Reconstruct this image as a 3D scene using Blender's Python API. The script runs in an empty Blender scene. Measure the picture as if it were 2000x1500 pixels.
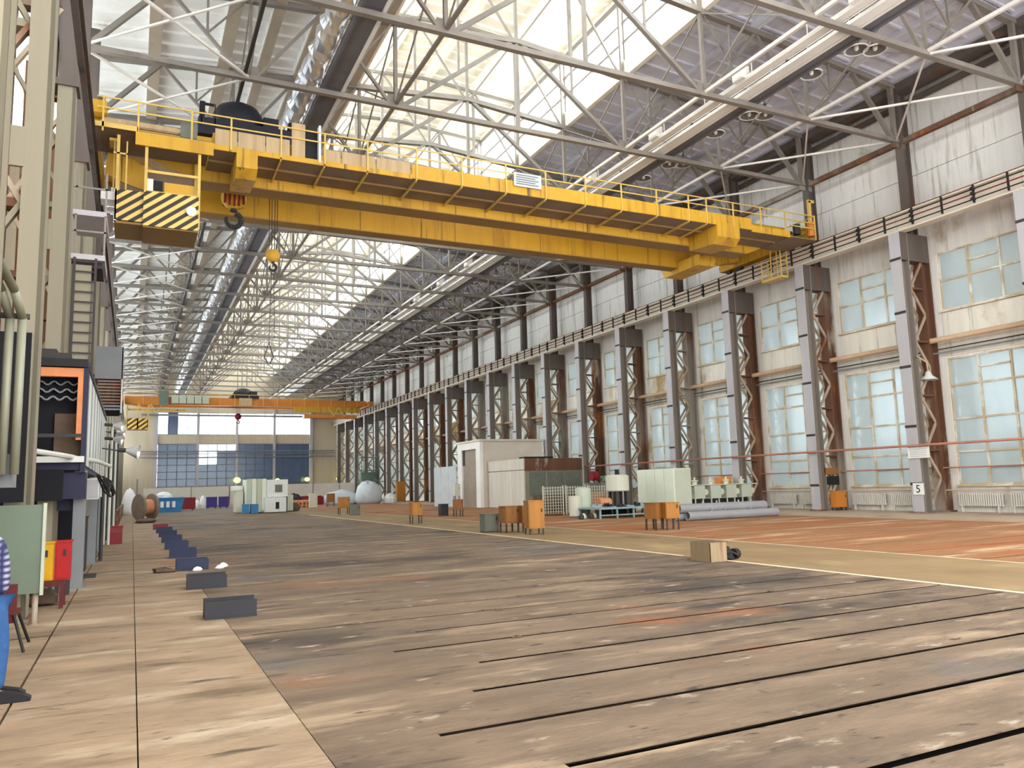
import bpy, bmesh, math, random
from math import sin, cos, pi, radians
from mathutils import Vector, Matrix

# ------------------------------------------------------------------ camera, sky, light, exposure
SC = bpy.context.scene
COL = SC.collection
random.seed(7)
CAM_H = 1.815
cam_d = bpy.data.cameras.new('camera')
cam_d.sensor_width = 36.0
cam_d.lens = 27.45
cam_d.clip_end = 600
cam = bpy.data.objects.new('camera', cam_d)
COL.objects.link(cam)
_r = Vector((0.90039316, -0.43420041, -0.02760726))
_u = Vector((-0.03097867, -0.12727387, 0.99138372))
_f = Vector((0.4339729, 0.89177989, 0.12804748))
cam.matrix_world = Matrix(((_r.x, _u.x, -_f.x, 0), (_r.y, _u.y, -_f.y, 0), (_r.z, _u.z, -_f.z, CAM_H), (0, 0, 0, 1)))
SC.camera = cam

world = bpy.data.worlds.new('overcast_sky')
SC.world = world
world.use_nodes = True
wn = world.node_tree
bg = wn.nodes['Background']
bg.inputs[0].default_value = (0.97, 0.985, 1.0, 1)
bg.inputs[1].default_value = 2.6

SC.view_settings.view_transform = 'Standard'
SC.view_settings.look = 'None'
SC.view_settings.gamma = 1.0
SC.view_settings.use_curve_mapping = False
SC.view_settings.exposure = 0.95
SC.cycles.max_bounces = 8
SC.cycles.diffuse_bounces = 4
SC.cycles.glossy_bounces = 3
SC.cycles.transparent_max_bounces = 12
SC.cycles.sample_clamp_indirect = 6.0


def area_light(name, loc, direction, sx, sy, power, color=(1, 1, 1)):
    d = bpy.data.lights.new(name, 'AREA')
    d.shape = 'RECTANGLE'
    d.size, d.size_y = sx, sy
    d.energy = power
    d.color = color
    o = bpy.data.objects.new(name, d)
    COL.objects.link(o)
    o.location = loc
    o.rotation_euler = Vector(direction).to_track_quat('-Z', 'Y').to_euler()
    return o


# daylight falling through the two glazed sides of the roof lantern, the side windows and the end wall
for i in range(5):
    yc = 2 + 28 * i + 14
    area_light('lantern_daylight', (23.2, yc, 25.6), (-1, 0, -0.55), 28, 4.5, 3300, (1, 0.985, 0.95))
    area_light('lantern_daylight', (8.0, yc, 25.6), (1, 0, -0.55), 28, 4.5, 3300, (1, 0.985, 0.95))
area_light('end_wall_daylight', (16, 146, 9.5), (0, -1, -0.05), 26, 13, 9000, (0.9, 0.96, 1.0))
for i in range(4):
    area_light('side_window_daylight', (37.0, 21 + 30 * i + 15, 7.5), (-1, 0, 0.1), 30, 12, 2200, (0.95, 0.98, 1.0))


# ------------------------------------------------------------------ helpers
class MB:
    """collects shapes in world coordinates (or local ones when built without a located parent)"""
    def __init__(s):
        s.v, s.f = [], []

    def add(s, vs, fs):
        n = len(s.v)
        s.v += [tuple(v) for v in vs]
        s.f += [tuple(i + n for i in f) for f in fs]
        return s

    def box(s, x0, x1, y0, y1, z0, z1):
        vs = [(x, y, z) for z in (z0, z1) for y in (y0, y1) for x in (x0, x1)]
        return s.add(vs, [(0, 2, 3, 1), (4, 5, 7, 6), (0, 1, 5, 4), (2, 6, 7, 3), (0, 4, 6, 2), (1, 3, 7, 5)])

    def bar(s, p, q, w, h=None, up=(0, 0, 1)):
        h = h or w
        p, q = Vector(p), Vector(q)
        d = (q - p).normalized()
        u = Vector(up)
        if abs(d.dot(u)) > 0.98:
            u = Vector((0, 1, 0)) if abs(d.y) < 0.9 else Vector((1, 0, 0))
        a = d.cross(u).normalized()
        b = a.cross(d).normalized()
        vs = []
        for c in (p, q):
            for (i, j) in ((-1, -1), (1, -1), (1, 1), (-1, 1)):
                vs.append(c + a * (i * w / 2) + b * (j * h / 2))
        return s.add(vs, [(3, 2, 1, 0), (4, 5, 6, 7), (0, 1, 5, 4), (1, 2, 6, 5), (2, 3, 7, 6), (3, 0, 4, 7)])

    def cone(s, p, q, r0, r1, n=10, caps=True):
        p, q = Vector(p), Vector(q)
        d = (q - p).normalized()
        u = Vector((0, 0, 1)) if abs(d.z) < 0.9 else Vector((1, 0, 0))
        a = d.cross(u).normalized()
        b = a.cross(d)
        vs = []
        for c, r in ((p, r0), (q, r1)):
            for i in range(n):
                t = 2 * pi * i / n
                vs.append(c + a * (cos(t) * r) + b * (sin(t) * r))
        fs = [(i, (i + 1) % n, n + (i + 1) % n, n + i) for i in range(n)]
        if caps:
            fs += [tuple(range(n - 1, -1, -1)), tuple(range(n, 2 * n))]
        return s.add(vs, fs)

    def cyl(s, p, q, r, n=10):
        return s.cone(p, q, r, r, n)

    def tube(s, pts, r, n=8):
        for a, b in zip(pts, pts[1:]):
            s.cyl(a, b, r, n)
        return s

    def lathe(s, c, prof, n=16):
        vs, fs = [], []
        for (r, z) in prof:
            for i in range(n):
                t = 2 * pi * i / n
                vs.append((c[0] + r * cos(t), c[1] + r * sin(t), c[2] + z))
        for k in range(len(prof) - 1):
            for i in range(n):
                j = (i + 1) % n
                fs.append((k * n + i, k * n + j, (k + 1) * n + j, (k + 1) * n + i))
        return s.add(vs, fs)

    def prism_y(s, poly, y0, y1):          # poly of (x,z)
        n = len(poly)
        vs = [(x, y0, z) for x, z in poly] + [(x, y1, z) for x, z in poly]
        fs = [tuple(range(n)), tuple(range(2 * n - 1, n - 1, -1))]
        fs += [(i, n + i, n + (i + 1) % n, (i + 1) % n) for i in range(n)]
        return s.add(vs, fs)

    def prism_x(s, poly, x0, x1):          # poly of (y,z)
        n = len(poly)
        vs = [(x0, y, z) for y, z in poly] + [(x1, y, z) for y, z in poly]
        fs = [tuple(range(n)), tuple(range(2 * n - 1, n - 1, -1))]
        fs += [(i, n + i, n + (i + 1) % n, (i + 1) % n) for i in range(n)]
        return s.add(vs, fs)

    def blob(s, c, r, n=10, m=6, jit=0.0, seed=0, flat=True):
        rnd = random.Random(seed)
        vs, fs = [], []
        for k in range(m + 1):
            ph = -pi / 2 + pi * k / m
            for i in range(n):
                t = 2 * pi * i / n
                q = 1 + rnd.uniform(-jit, jit)
                z = sin(ph) * r[2] * q
                if flat:
                    z = max(z, -r[2] * 0.45)
                vs.append((c[0] + cos(ph) * cos(t) * r[0] * q, c[1] + cos(ph) * sin(t) * r[1] * q, c[2] + z))
        for k in range(m):
            for i in range(n):
                j = (i + 1) % n
                fs.append((k * n + i, k * n + j, (k + 1) * n + j, (k + 1) * n + i))
        return s.add(vs, fs)

    def mesh(s, name, mat, off=(0, 0, 0), smooth=False):
        me = bpy.data.meshes.new(name)
        me.from_pydata([(x - off[0], y - off[1], z - off[2]) for x, y, z in s.v], [], s.f)
        bm = bmesh.new()
        bm.from_mesh(me)
        bmesh.ops.recalc_face_normals(bm, faces=bm.faces)
        bm.to_mesh(me)
        bm.free()
        if smooth:
            for p in me.polygons:
                p.use_smooth = True
        if mat:
            me.materials.append(mat)
        return me

    def build(s, name, mat, parent=None, smooth=False, pivot=None):
        off = Vector((0, 0, 0))
        p = parent
        while p is not None:
            off += p.location
            p = p.parent
        if pivot is not None:
            off += (Vector(pivot) - off)
        me = s.mesh(name, mat, off, smooth)
        o = bpy.data.objects.new(name, me)
        COL.objects.link(o)
        if parent is not None:
            o.parent = parent
            if pivot is not None:
                pp, q = Vector((0, 0, 0)), parent
                while q is not None:
                    pp += q.location
                    q = q.parent
                o.location = Vector(pivot) - pp
        elif pivot is not None:
            o.location = pivot
        return o


def tag(o, label=None, cat=None, group=None, kind=None):
    if label: o['label'] = label
    if cat: o['category'] = cat
    if group: o['group'] = group
    if kind: o['kind'] = kind
    return o


def thing(name, label, cat, loc=(0, 0, 0), group=None):
    o = bpy.data.objects.new(name, None)
    o.empty_display_size = 0.2
    COL.objects.link(o)
    o.location = loc
    return tag(o, label, cat, group)


def struct_empty(name, loc=(0, 0, 0)):
    o = bpy.data.objects.new(name, None)
    COL.objects.link(o)
    o.location = loc
    o['kind'] = 'structure'
    return o


def inst(name, me, parent, loc, rot=None, scale=None):
    o = bpy.data.objects.new(name, me)
    COL.objects.link(o)
    o.parent = parent
    o.location = loc
    if rot: o.rotation_euler = rot
    if scale: o.scale = scale
    return o


KIDS = {}


def copy_tree(root, loc, label=None, rotz=None):
    kids = list(root.children)
    r = root.copy()
    COL.objects.link(r)
    r.location = loc
    if rotz is not None:
        r.rotation_euler = (0, 0, rotz)
    if label:
        r['label'] = label
    for ch in kids:
        sub = list(ch.children)
        c = ch.copy()
        COL.objects.link(c)
        c.parent = r
        for g in sub:
            d = g.copy()
            COL.objects.link(d)
            d.parent = c
    return r


ORD = ['first', 'second', 'third', 'fourth', 'fifth', 'sixth', 'seventh', 'eighth', 'ninth', 'tenth', 'eleventh',
       'twelfth', 'thirteenth', 'fourteenth', 'fifteenth', 'sixteenth', 'seventeenth', 'eighteenth', 'nineteenth',
       'twentieth', 'twenty-first', 'twenty-second', 'twenty-third', 'twenty-fourth', 'twenty-fifth', 'twenty-sixth',
       'twenty-seventh', 'twenty-eighth', 'twenty-ninth', 'thirtieth']


def lin(c):
    return tuple(((v / 255.0) / 12.92 if v / 255.0 <= 0.04045 else ((v / 255.0 + 0.055) / 1.055) ** 2.4) for v in c) + (1,)


def mat(name, col, rough=0.6, metal=0.0, var=0.12, vs=0.8, stretch=(1, 1, 1), layers=(), bump=0.0, bs=8.0, spec=0.4):
    """col and layer colours in 0-255 sRGB; layers: (colour, scale, stretch, lo, hi)"""
    m = bpy.data.materials.new(name)
    m.use_nodes = True
    nt = m.node_tree
    N, L = nt.nodes, nt.links
    b = N['Principled BSDF']
    b.inputs['Roughness'].default_value = rough
    b.inputs['Metallic'].default_value = metal
    b.inputs['Specular IOR Level'].default_value = spec
    geo = N.new('ShaderNodeNewGeometry')

    def noise(scale, st, detail=6):
        mp = N.new('ShaderNodeMapping')
        mp.inputs['Scale'].default_value = st
        L.new(geo.outputs['Position'], mp.inputs['Vector'])
        n = N.new('ShaderNodeTexNoise')
        n.inputs['Scale'].default_value = scale
        n.inputs['Detail'].default_value = detail
        n.inputs['Roughness'].default_value = 0.62
        L.new(mp.outputs[0], n.inputs['Vector'])
        return n.outputs['Fac']

    c0 = lin(col)
    cur = None
    if var > 0:
        ramp = N.new('ShaderNodeMapRange')
        ramp.inputs['From Min'].default_value = 0.3
        ramp.inputs['From Max'].default_value = 0.7
        ramp.inputs['To Min'].default_value = 1 - var
        ramp.inputs['To Max'].default_value = 1 + var
        L.new(noise(vs, stretch), ramp.inputs['Value'])
        mx = N.new('ShaderNodeMix')
        mx.data_type = 'RGBA'
        mx.blend_type = 'MULTIPLY'
        mx.inputs['Factor'].default_value = 1
        mx.inputs[6].default_value = c0
        L.new(ramp.outputs[0], mx.inputs[7])
        cur = mx.outputs[2]
    for (lc, ls, lst, lo, hi) in layers:
        ramp = N.new('ShaderNodeMapRange')
        ramp.interpolation_type = 'SMOOTHSTEP'
        ramp.inputs['From Min'].default_value = lo
        ramp.inputs['From Max'].default_value = hi
        L.new(noise(ls, lst, 7), ramp.inputs['Value'])
        mx = N.new('ShaderNodeMix')
        mx.data_type = 'RGBA'
        L.new(ramp.outputs[0], mx.inputs['Factor'])
        if cur is None:
            mx.inputs[6].default_value = c0
        else:
            L.new(cur, mx.inputs[6])
        mx.inputs[7].default_value = lin(lc)
        cur = mx.outputs[2]
    if cur is None:
        b.inputs['Base Color'].default_value = c0
    else:
        L.new(cur, b.inputs['Base Color'])
    if bump > 0:
        bp = N.new('ShaderNodeBump')
        bp.inputs['Strength'].default_value = bump
        bp.inputs['Distance'].default_value = 0.02
        L.new(noise(bs, stretch, 6), bp.inputs['Height'])
        L.new(bp.outputs[0], b.inputs['Normal'])
    return m


def glass_mat(name, tint, transp, diff_col, rough=0.15, gloss=0.12, trans_col=None, transl=0.0):
    """dirty window glass: part clear, part dust film, a little mirror"""
    m = bpy.data.materials.new(name)
    m.use_nodes = True
    nt = m.node_tree
    N, L = nt.nodes, nt.links
    N.remove(N['Principled BSDF'])
    out = N['Material Output']
    t = N.new('ShaderNodeBsdfTransparent')
    t.inputs[0].default_value = lin(tint)
    d = N.new('ShaderNodeBsdfDiffuse')
    geo = N.new('ShaderNodeNewGeometry')
    mp = N.new('ShaderNodeMapping')
    mp.inputs['Scale'].default_value = (1, 1.0, 0.35)
    L.new(geo.outputs['Position'], mp.inputs['Vector'])
    n = N.new('ShaderNodeTexNoise')
    n.inputs['Scale'].default_value = 1.3
    L.new(mp.outputs[0], n.inputs['Vector'])
    cr = N.new('ShaderNodeMix')
    cr.data_type = 'RGBA'
    L.new(n.outputs['Fac'], cr.inputs['Factor'])
    c = lin(diff_col)
    cr.inputs[6].default_value = (c[0] * 0.65, c[1] * 0.68, c[2] * 0.7, 1)
    cr.inputs[7].default_value = (min(1, c[0] * 1.3), min(1, c[1] * 1.3), min(1, c[2] * 1.3), 1)
    L.new(cr.outputs[2], d.inputs[0])
    tl = N.new('ShaderNodeBsdfTranslucent')
    tl.inputs[0].default_value = lin(trans_col or diff_col)
    m0 = N.new('ShaderNodeMixShader')
    m0.inputs[0].default_value = transl
    L.new(d.outputs[0], m0.inputs[1])
    L.new(tl.outputs[0], m0.inputs[2])
    m1 = N.new('ShaderNodeMixShader')
    m1.inputs[0].default_value = transp
    L.new(m0.outputs[0], m1.inputs[1])
    L.new(t.outputs[0], m1.inputs[2])
    g = N.new('ShaderNodeBsdfGlossy')
    g.inputs['Roughness'].default_value = rough
    g.inputs[0].default_value = (0.8, 0.9, 0.95, 1)
    m2 = N.new('ShaderNodeMixShader')
    m2.inputs[0].default_value = gloss
    L.new(m1.outputs[0], m2.inputs[1])
    L.new(g.outputs[0], m2.inputs[2])
    L.new(m2.outputs[0], out.inputs[0])
    return m


def stripe_mat(name, ca, cb, k, dx, dz):
    m = bpy.data.materials.new(name)
    m.use_nodes = True
    nt = m.node_tree
    N, L = nt.nodes, nt.links
    b = N['Principled BSDF']
    b.inputs['Roughness'].default_value = 0.55
    geo = N.new('ShaderNodeNewGeometry')
    dp = N.new('ShaderNodeVectorMath')
    dp.operation = 'DOT_PRODUCT'
    dp.inputs[1].default_value = (dx, 0, dz)
    L.new(geo.outputs['Position'], dp.inputs[0])
    sn = N.new('ShaderNodeMath')
    sn.operation = 'MULTIPLY'
    sn.inputs[1].default_value = k
    L.new(dp.outputs['Value'], sn.inputs[0])
    fr = N.new('ShaderNodeMath')
    fr.operation = 'FRACT'
    L.new(sn.outputs[0], fr.inputs[0])
    gt = N.new('ShaderNodeMath')
    gt.operation = 'GREATER_THAN'
    gt.inputs[1].default_value = 0.5
    L.new(fr.outputs[0], gt.inputs[0])
    mx = N.new('ShaderNodeMix')
    mx.data_type = 'RGBA'
    mx.inputs[6].default_value = lin(ca)
    mx.inputs[7].default_value = lin(cb)
    L.new(gt.outputs[0], mx.inputs['Factor'])
    L.new(mx.outputs[2], b.inputs['Base Color'])
    return m


def emit_mat(name, col, strength):
    m = bpy.data.materials.new(name)
    m.use_nodes = True
    b = m.node_tree.nodes['Principled BSDF']
    b.inputs['Base Color'].default_value = lin(col)
    b.inputs['Emission Color'].default_value = lin(col)
    b.inputs['Emission Strength'].default_value = strength
    return m


LONG = (0.22, 1.6, 1)      # streaks along X (floor)
VERT = (2.2, 2.2, 0.18)    # drips down walls
m_plate = mat('floor_plate_steel_concrete', (112, 94, 76), 0.8, 0, 0.35, 1.3, (0.4, 1.3, 1), [
    ((158, 136, 110), 0.8, (0.4, 1.5, 1), 0.52, 0.68), ((70, 60, 52), 0.22, (0.7, 1.3, 1), 0.5, 0.64),
    ((138, 88, 56), 0.3, (0.7, 1.2, 1), 0.56, 0.7), ((58, 50, 44), 0.9, (0.35, 1.7, 1), 0.57, 0.68),
    ((160, 146, 128), 2.2, (0.6, 1.5, 1), 0.6, 0.7), ((96, 95, 92), 0.16, (0.8, 1.0, 1), 0.54, 0.7),
    ((66, 56, 48), 5.0, (0.5, 1.3, 1), 0.6, 0.7)], 0.8, 9)
m_walk = mat('walkway_concrete', (148, 126, 102), 0.85, 0, 0.28, 1.3, (0.6, 1.2, 1), [
    ((178, 160, 136), 0.9, (0.5, 1.3, 1), 0.52, 0.68), ((112, 92, 70), 0.7, (0.4, 1.4, 1), 0.53, 0.68),
    ((168, 100, 58), 0.3, (0.6, 1.1, 1), 0.57, 0.7), ((80, 68, 56), 1.6, (0.35, 1.6, 1), 0.6, 0.7),
    ((100, 84, 66), 5.0, (0.5, 1.3, 1), 0.6, 0.72)], 0.8, 9)
m_aisle = mat('aisle_ochre_concrete', (140, 116, 82), 0.85, 0, 0.2, 0.8, (0.8, 0.6, 1), [
    ((166, 142, 106), 0.6, (0.9, 0.6, 1), 0.52, 0.72), ((104, 84, 62), 0.6, (0.8, 0.5, 1), 0.56, 0.76)], 0.4, 6)
m_rustfloor = mat('rusty_plate', (150, 106, 70), 0.8, 0.0, 0.2, 0.8, (0.3, 1.6, 1), [
    ((200, 168, 132), 0.6, (0.3, 1.8, 1), 0.52, 0.68), ((164, 88, 44), 0.4, (0.35, 1.4, 1), 0.5, 0.7),
    ((92, 68, 52), 1.0, (0.3, 1.8, 1), 0.58, 0.74)], 0.4, 6)
m_palefloor = mat('pale_dusty_concrete', (178, 158, 134), 0.85, 0, 0.14, 0.8, (1, 1, 1), [
    ((150, 118, 88), 0.5, (1, 0.6, 1), 0.52, 0.75)], 0.2, 6)
m_groove = mat('floor_groove_bed', (46, 40, 36), 0.9)
m_white_line = mat('white_floor_paint', (222, 206, 176), 0.7, 0, 0.15, 3, (1, 1, 1), [((170, 145, 105), 2.0, (1, 0.6, 1), 0.55, 0.7)])
m_wall = mat('whitewashed_wall', (240, 236, 228), 0.85, 0, 0.08, 1.2, VERT, [
    ((206, 198, 182), 1.0, VERT, 0.54, 0.72), ((166, 146, 92), 0.16, (1.2, 1.2, 0.8), 0.6, 0.72)], 0.4, 7)
m_wall_up = mat('whitewashed_concrete_panel', (230, 226, 220), 0.85, 0, 0.08, 1.2, VERT, [
    ((188, 182, 172), 1.2, VERT, 0.52, 0.7), ((150, 152, 92), 0.14, (1.2, 1.2, 1.0), 0.6, 0.72), ((150, 140, 126), 2.2, (2, 2, .08), 0.6, 0.74)], 0.4, 6)
m_spandrel = mat('stained_spandrel_panel', (234, 228, 214), 0.85, 0, 0.08, 0.8, VERT, [
    ((160, 128, 70), 0.11, (1, 1, 0.6), 0.53, 0.62), ((128, 116, 78), 1.4, (2, 2, .12), 0.58, 0.72)], 0.3, 6)
m_beige = mat('beige_wall', (196, 182, 158), 0.85, 0, 0.1, 0.6, VERT, [((170, 156, 130), 0.6, VERT, 0.55, 0.8)])
m_slab_l = mat('white_roof_slab', (246, 244, 240), 0.85, 0, 0.06, 0.6, (1, 1, 1), [((178, 166, 148), 0.6, (1, 0.5, 1), 0.62, 0.85)])
m_rib_l = mat('brown_roof_rib', (168, 152, 132), 0.85, 0, 0.1, 0.6)
m_slab_r = mat('shaded_sooty_slab', (212, 211, 220), 0.85, 0, 0.14, 0.7, (1, 0.5, 1), [((158, 154, 162), 0.6, (1, 0.4, 1), 0.5, 0.75)])  # soot, plus the weaker daylight on this slope put into the colour
m_lant = mat('cream_lantern_slab', (246, 238, 220), 0.85, 0, 0.05, 0.5, (1, 1, 1), [((226, 208, 172), 0.4, (1, 1, 1), 0.55, 0.8)])
m_truss = mat('grey_truss_paint', (130, 122, 114), 0.55, 0.0, 0.15, 0.7, (1, 1, 1), [((88, 78, 70), 0.8, (1, 1, 1), 0.58, 0.8)])
m_truss_lt = mat('white_tie_paint', (214, 208, 200), 0.5, 0.0, 0.1, 0.7)
m_dark = mat('dark_steel', (58, 54, 52), 0.6, 0.2, 0.15, 1)
m_deck = mat('catwalk_underside', (104, 102, 106), 0.8, 0, 0.15, 0.8)
m_white_steel = mat('white_painted_steel', (232, 228, 222), 0.5, 0, 0.06, 1)
m_colface = mat('pale_grey_column_steel', (178, 174, 176), 0.5, 0.0, 0.1, 0.5, VERT, [((128, 98, 74), 1.0, VERT, 0.66, 0.8)])
m_colweb = mat('brown_grey_column_steel', (132, 122, 112), 0.6, 0.0, 0.15, 0.6, VERT, [((112, 66, 34), 0.6, VERT, 0.62, 0.8)])
m_rust = mat('rusted_steel', (104, 70, 50), 0.8, 0.0, 0.25, 0.8, VERT, [((160, 92, 44), 0.8, (1, 1, 0.4), 0.53, 0.7), ((176, 164, 146), 0.5, (1, 1, 0.3), 0.6, 0.68), ((150, 142, 130), 0.1, (1, 1, 0.35), 0.5, 0.6), ((70, 52, 42), 0.9, VERT, 0.6, 0.75)])
m_lattice = mat('lattice_steel', (170, 152, 130), 0.65, 0.0, 0.2, 0.8, (1, 1, 1), [((126, 76, 42), 0.4, (1, 1, 0.5), 0.5, 0.68)])
m_upcol = mat('dark_upper_column', (96, 86, 80), 0.7, 0.0, 0.18, 0.8, VERT, [((120, 72, 44), 0.5, VERT, 0.56, 0.75)])
m_leftcol = mat('beige_left_column', (142, 134, 114), 0.6, 0.0, 0.1, 0.6, VERT, [((112, 102, 84), 0.9, VERT, 0.54, 0.76)])
m_runway = mat('cream_runway_web', (224, 212, 194), 0.6, 0.0, 0.1, 0.6, (1, 0.6, 3), [((170, 150, 120), 0.7, (1, 0.5, 1), 0.58, 0.8)])
m_rail = mat('rusty_rail', (120, 66, 36), 0.6, 0.3, 0.2, 1)
m_bus_red = mat('dark_red_busbar', (116, 34, 44), 0.5, 0.2, 0.1, 2)
m_bus_blk = mat('black_busbar', (34, 30, 30), 0.5, 0.2, 0.1, 2)
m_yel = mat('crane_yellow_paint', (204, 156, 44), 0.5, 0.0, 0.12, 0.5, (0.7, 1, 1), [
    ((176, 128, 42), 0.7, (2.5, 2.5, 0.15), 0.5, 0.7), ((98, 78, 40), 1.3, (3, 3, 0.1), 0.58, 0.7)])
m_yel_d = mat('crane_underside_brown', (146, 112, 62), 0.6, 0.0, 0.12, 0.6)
m_yel_lt = mat('pale_yellow_rail_paint', (214, 178, 92), 0.5, 0.0, 0.12, 1.5)
m_plat = mat('crane_platform_plate', (132, 110, 90), 0.7, 0.0, 0.15, 0.6)
m_orange = mat('far_crane_orange', (206, 128, 48), 0.5, 0.0, 0.12, 0.5, (0.6, 1, 1), [((176, 102, 52), 0.5, (1, 1, 0.3), 0.55, 0.75)])
m_navy = mat('navy_machine_paint', (30, 31, 42), 0.5, 0.1, 0.2, 2)
m_black = mat('black_paint', (22, 20, 22), 0.6, 0.0, 0.1, 2)
m_pale_panel = mat('pale_beige_guard', (182, 156, 118), 0.6, 0.0, 0.14, 2, VERT, [((144, 110, 70), 1.5, VERT, 0.54, 0.74)])
m_stripes = stripe_mat('black_yellow_hazard', (236, 196, 110), (48, 40, 22), 1.0, 2.4, -3.05)
m_foil = mat('crumpled_foil', (225, 226, 230), 0.3, 0.75, 0.05, 1)
m_boxblue = mat('navy_steel_box', (38, 46, 72), 0.55, 0.1, 0.15, 2)
m_boxdark = mat('charcoal_steel_box', (46, 47, 52), 0.55, 0.1, 0.15, 2)
m_red = mat('red_paint', (170, 22, 26), 0.45, 0.0, 0.12, 2)
m_maroon = mat('maroon_paint', (128, 20, 34), 0.5, 0.0, 0.12, 2)
m_cab = mat('orange_yellow_cabinet', (168, 112, 40), 0.55, 0.0, 0.16, 1.5, VERT, [((138, 84, 34), 1.6, VERT, 0.54, 0.74)])
m_cab_d = mat('rusty_orange_cabinet', (142, 94, 44), 0.6, 0.0, 0.18, 1.5, VERT, [((172, 132, 74), 1.0, VERT, 0.58, 0.78), ((92, 62, 38), 2.0, VERT, 0.58, 0.74)])
m_greybox = mat('grey_green_box', (108, 112, 100), 0.6, 0.0, 0.15, 2)
m_ivory = mat('ivory_green_machine_paint', (222, 226, 204), 0.45, 0.0, 0.05, 0.8)
m_sage = mat('sage_machine_paint', (186, 192, 172), 0.5, 0.0, 0.08, 1)
m_bluegreen = mat('blue_green_bench_paint', (142, 164, 164), 0.5, 0.0, 0.12, 1.5)
m_tank = mat('pale_tank_paint', (206, 204, 184), 0.45, 0.0, 0.06, 1)
m_pipegrey = mat('grey_steel_pipe', (150, 150, 152), 0.45, 0.1, 0.08, 1)
m_conc = mat('streaked_concrete', (210, 202, 188), 0.85, 0.0, 0.1, 0.8, VERT, [((150, 138, 118), 1.2, VERT, 0.54, 0.74)], 0.2, 5)
m_conc_d = mat('dirty_concrete', (140, 136, 120), 0.85, 0.0, 0.15, 0.8, VERT, [((112, 92, 76), 0.6, (1, 1, 0.5), 0.52, 0.75)], 0.2, 5)
m_booth = mat('booth_render', (214, 202, 186), 0.85, 0.0, 0.06, 1)
m_gate = mat('gate_steel', (150, 136, 120), 0.6, 0.0, 0.1, 1)
m_bluepanel = mat('pale_blue_screen', (190, 194, 196), 0.6, 0.0, 0.1, 0.8)
m_partition = mat('pale_partition', (222, 216, 206), 0.8, 0.0, 0.06, 0.6)
m_greenboard = mat('sage_green_board', (104, 118, 102), 0.5, 0.0, 0.12, 1.2, (1, 1, 1), [((130, 136, 98), 1.0, (1, 1, 1), 0.56, 0.8)])
m_yelcab = mat('bright_yellow_cabinet', (214, 160, 14), 0.5, 0.0, 0.08, 2)
m_wood_or = mat('orange_wood_frame', (208, 132, 82), 0.6, 0.0, 0.12, 3)
m_siding = mat('pale_siding', (206, 208, 200), 0.6, 0.0, 0.1, 1)
m_navybeam = mat('dark_blue_beam', (30, 30, 58), 0.55, 0.0, 0.15, 1)
m_greypost = mat('grey_post', (122, 124, 126), 0.55, 0.0, 0.1, 1)
m_pipegreen = mat('grey_green_pipe', (140, 140, 120), 0.45, 0.1, 0.1, 1)
m_brownpipe = mat('beige_brown_pipe', (196, 164, 132), 0.55, 0.0, 0.1, 1)
m_pinkpipe = mat('rust_pink_pipe', (172, 116, 96), 0.55, 0.0, 0.15, 1)
m_frame = mat('window_frame_paint', (204, 184, 150), 0.6, 0.0, 0.1, 2, (1, 1, 1), [((236, 228, 210), 0.8, (1, 1, 1), 0.45, 0.6)])
m_frame_grey = mat('grey_mullion', (96, 104, 118), 0.5)
m_radiator = mat('white_radiator', (226, 220, 208), 0.5, 0, 0.06, 2)
m_ind = mat('cavity_shade', (20, 20, 26), 0.9, 0, 0.1, 2)  # near-black colour standing in for shade in hollows and behind things
m_jeans = mat('blue_denim', (44, 82, 132), 0.85, 0, 0.2, 14)
m_skin = mat('skin', (208, 158, 130), 0.55, 0, 0.03, 8)
m_hair = mat('dark_hair', (40, 30, 26), 0.7, 0, 0.1, 20)
m_shoe = mat('black_shoe', (20, 20, 26), 0.6, 0, 0.1, 6)
m_chairseat = mat('dark_red_chair', (88, 26, 26), 0.55, 0, 0.1, 3)
m_wood = mat('drum_wood', (128, 112, 98), 0.75, 0, 0.15, 2)
m_white_bag = mat('white_plastic', (238, 238, 238), 0.5, 0, 0.04, 2)
m_tarp = mat('pale_tarpaulin', (206, 214, 220), 0.45, 0, 0.1, 2)
m_skip = mat('blue_skip_paint', (44, 120, 170), 0.5, 0, 0.1, 1.5)
m_violet = mat('violet_box', (62, 48, 130), 0.5, 0, 0.1, 2)
m_terra = mat('terracotta_pipes', (206, 140, 96), 0.7, 0, 0.2, 2)
m_scaff = mat('green_grey_scaffold', (112, 132, 116), 0.6, 0, 0.15, 1)
m_lampglow = emit_mat('yellow_lamp_glow', (244, 236, 110), 2.0)
m_lampdark = mat('dark_lamp_shell', (112, 112, 116), 0.5, 0.1, 0.08, 2)
m_dirty_beige = mat('dirty_beige_sheet', (150, 128, 98), 0.7, 0.0, 0.2, 3, VERT, [((110, 78, 50), 2.0, VERT, 0.52, 0.7)])
m_lamp = mat('grey_lamp_reflector', (176, 176, 180), 0.4, 0.1, 0.08, 2)
m_silver = mat('silver_reflector', (222, 222, 222), 0.3, 0.5, 0.05, 2)
m_sign = mat('pale_grey_sign', (190, 194, 196), 0.5, 0, 0.06, 3)
m_signw = mat('white_sign', (226, 226, 220), 0.5, 0, 0.06, 3)
m_ink = mat('faded_ink', (110, 116, 124), 0.7, 0, 0.1, 6)
m_ink_d = mat('black_ink', (40, 40, 46), 0.7, 0, 0.1, 6)
m_debris = mat('debris', (92, 74, 58), 0.8, 0, 0.25, 3)
m_outside = mat('outside_facade', (176, 172, 160), 0.8, 0, 0.1, 0.3)
g_side = glass_mat('dirty_side_glass', (220, 226, 226), 0.06, (160, 167, 165), 0.14, 0.14, (206, 213, 214), 0.36)
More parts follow.
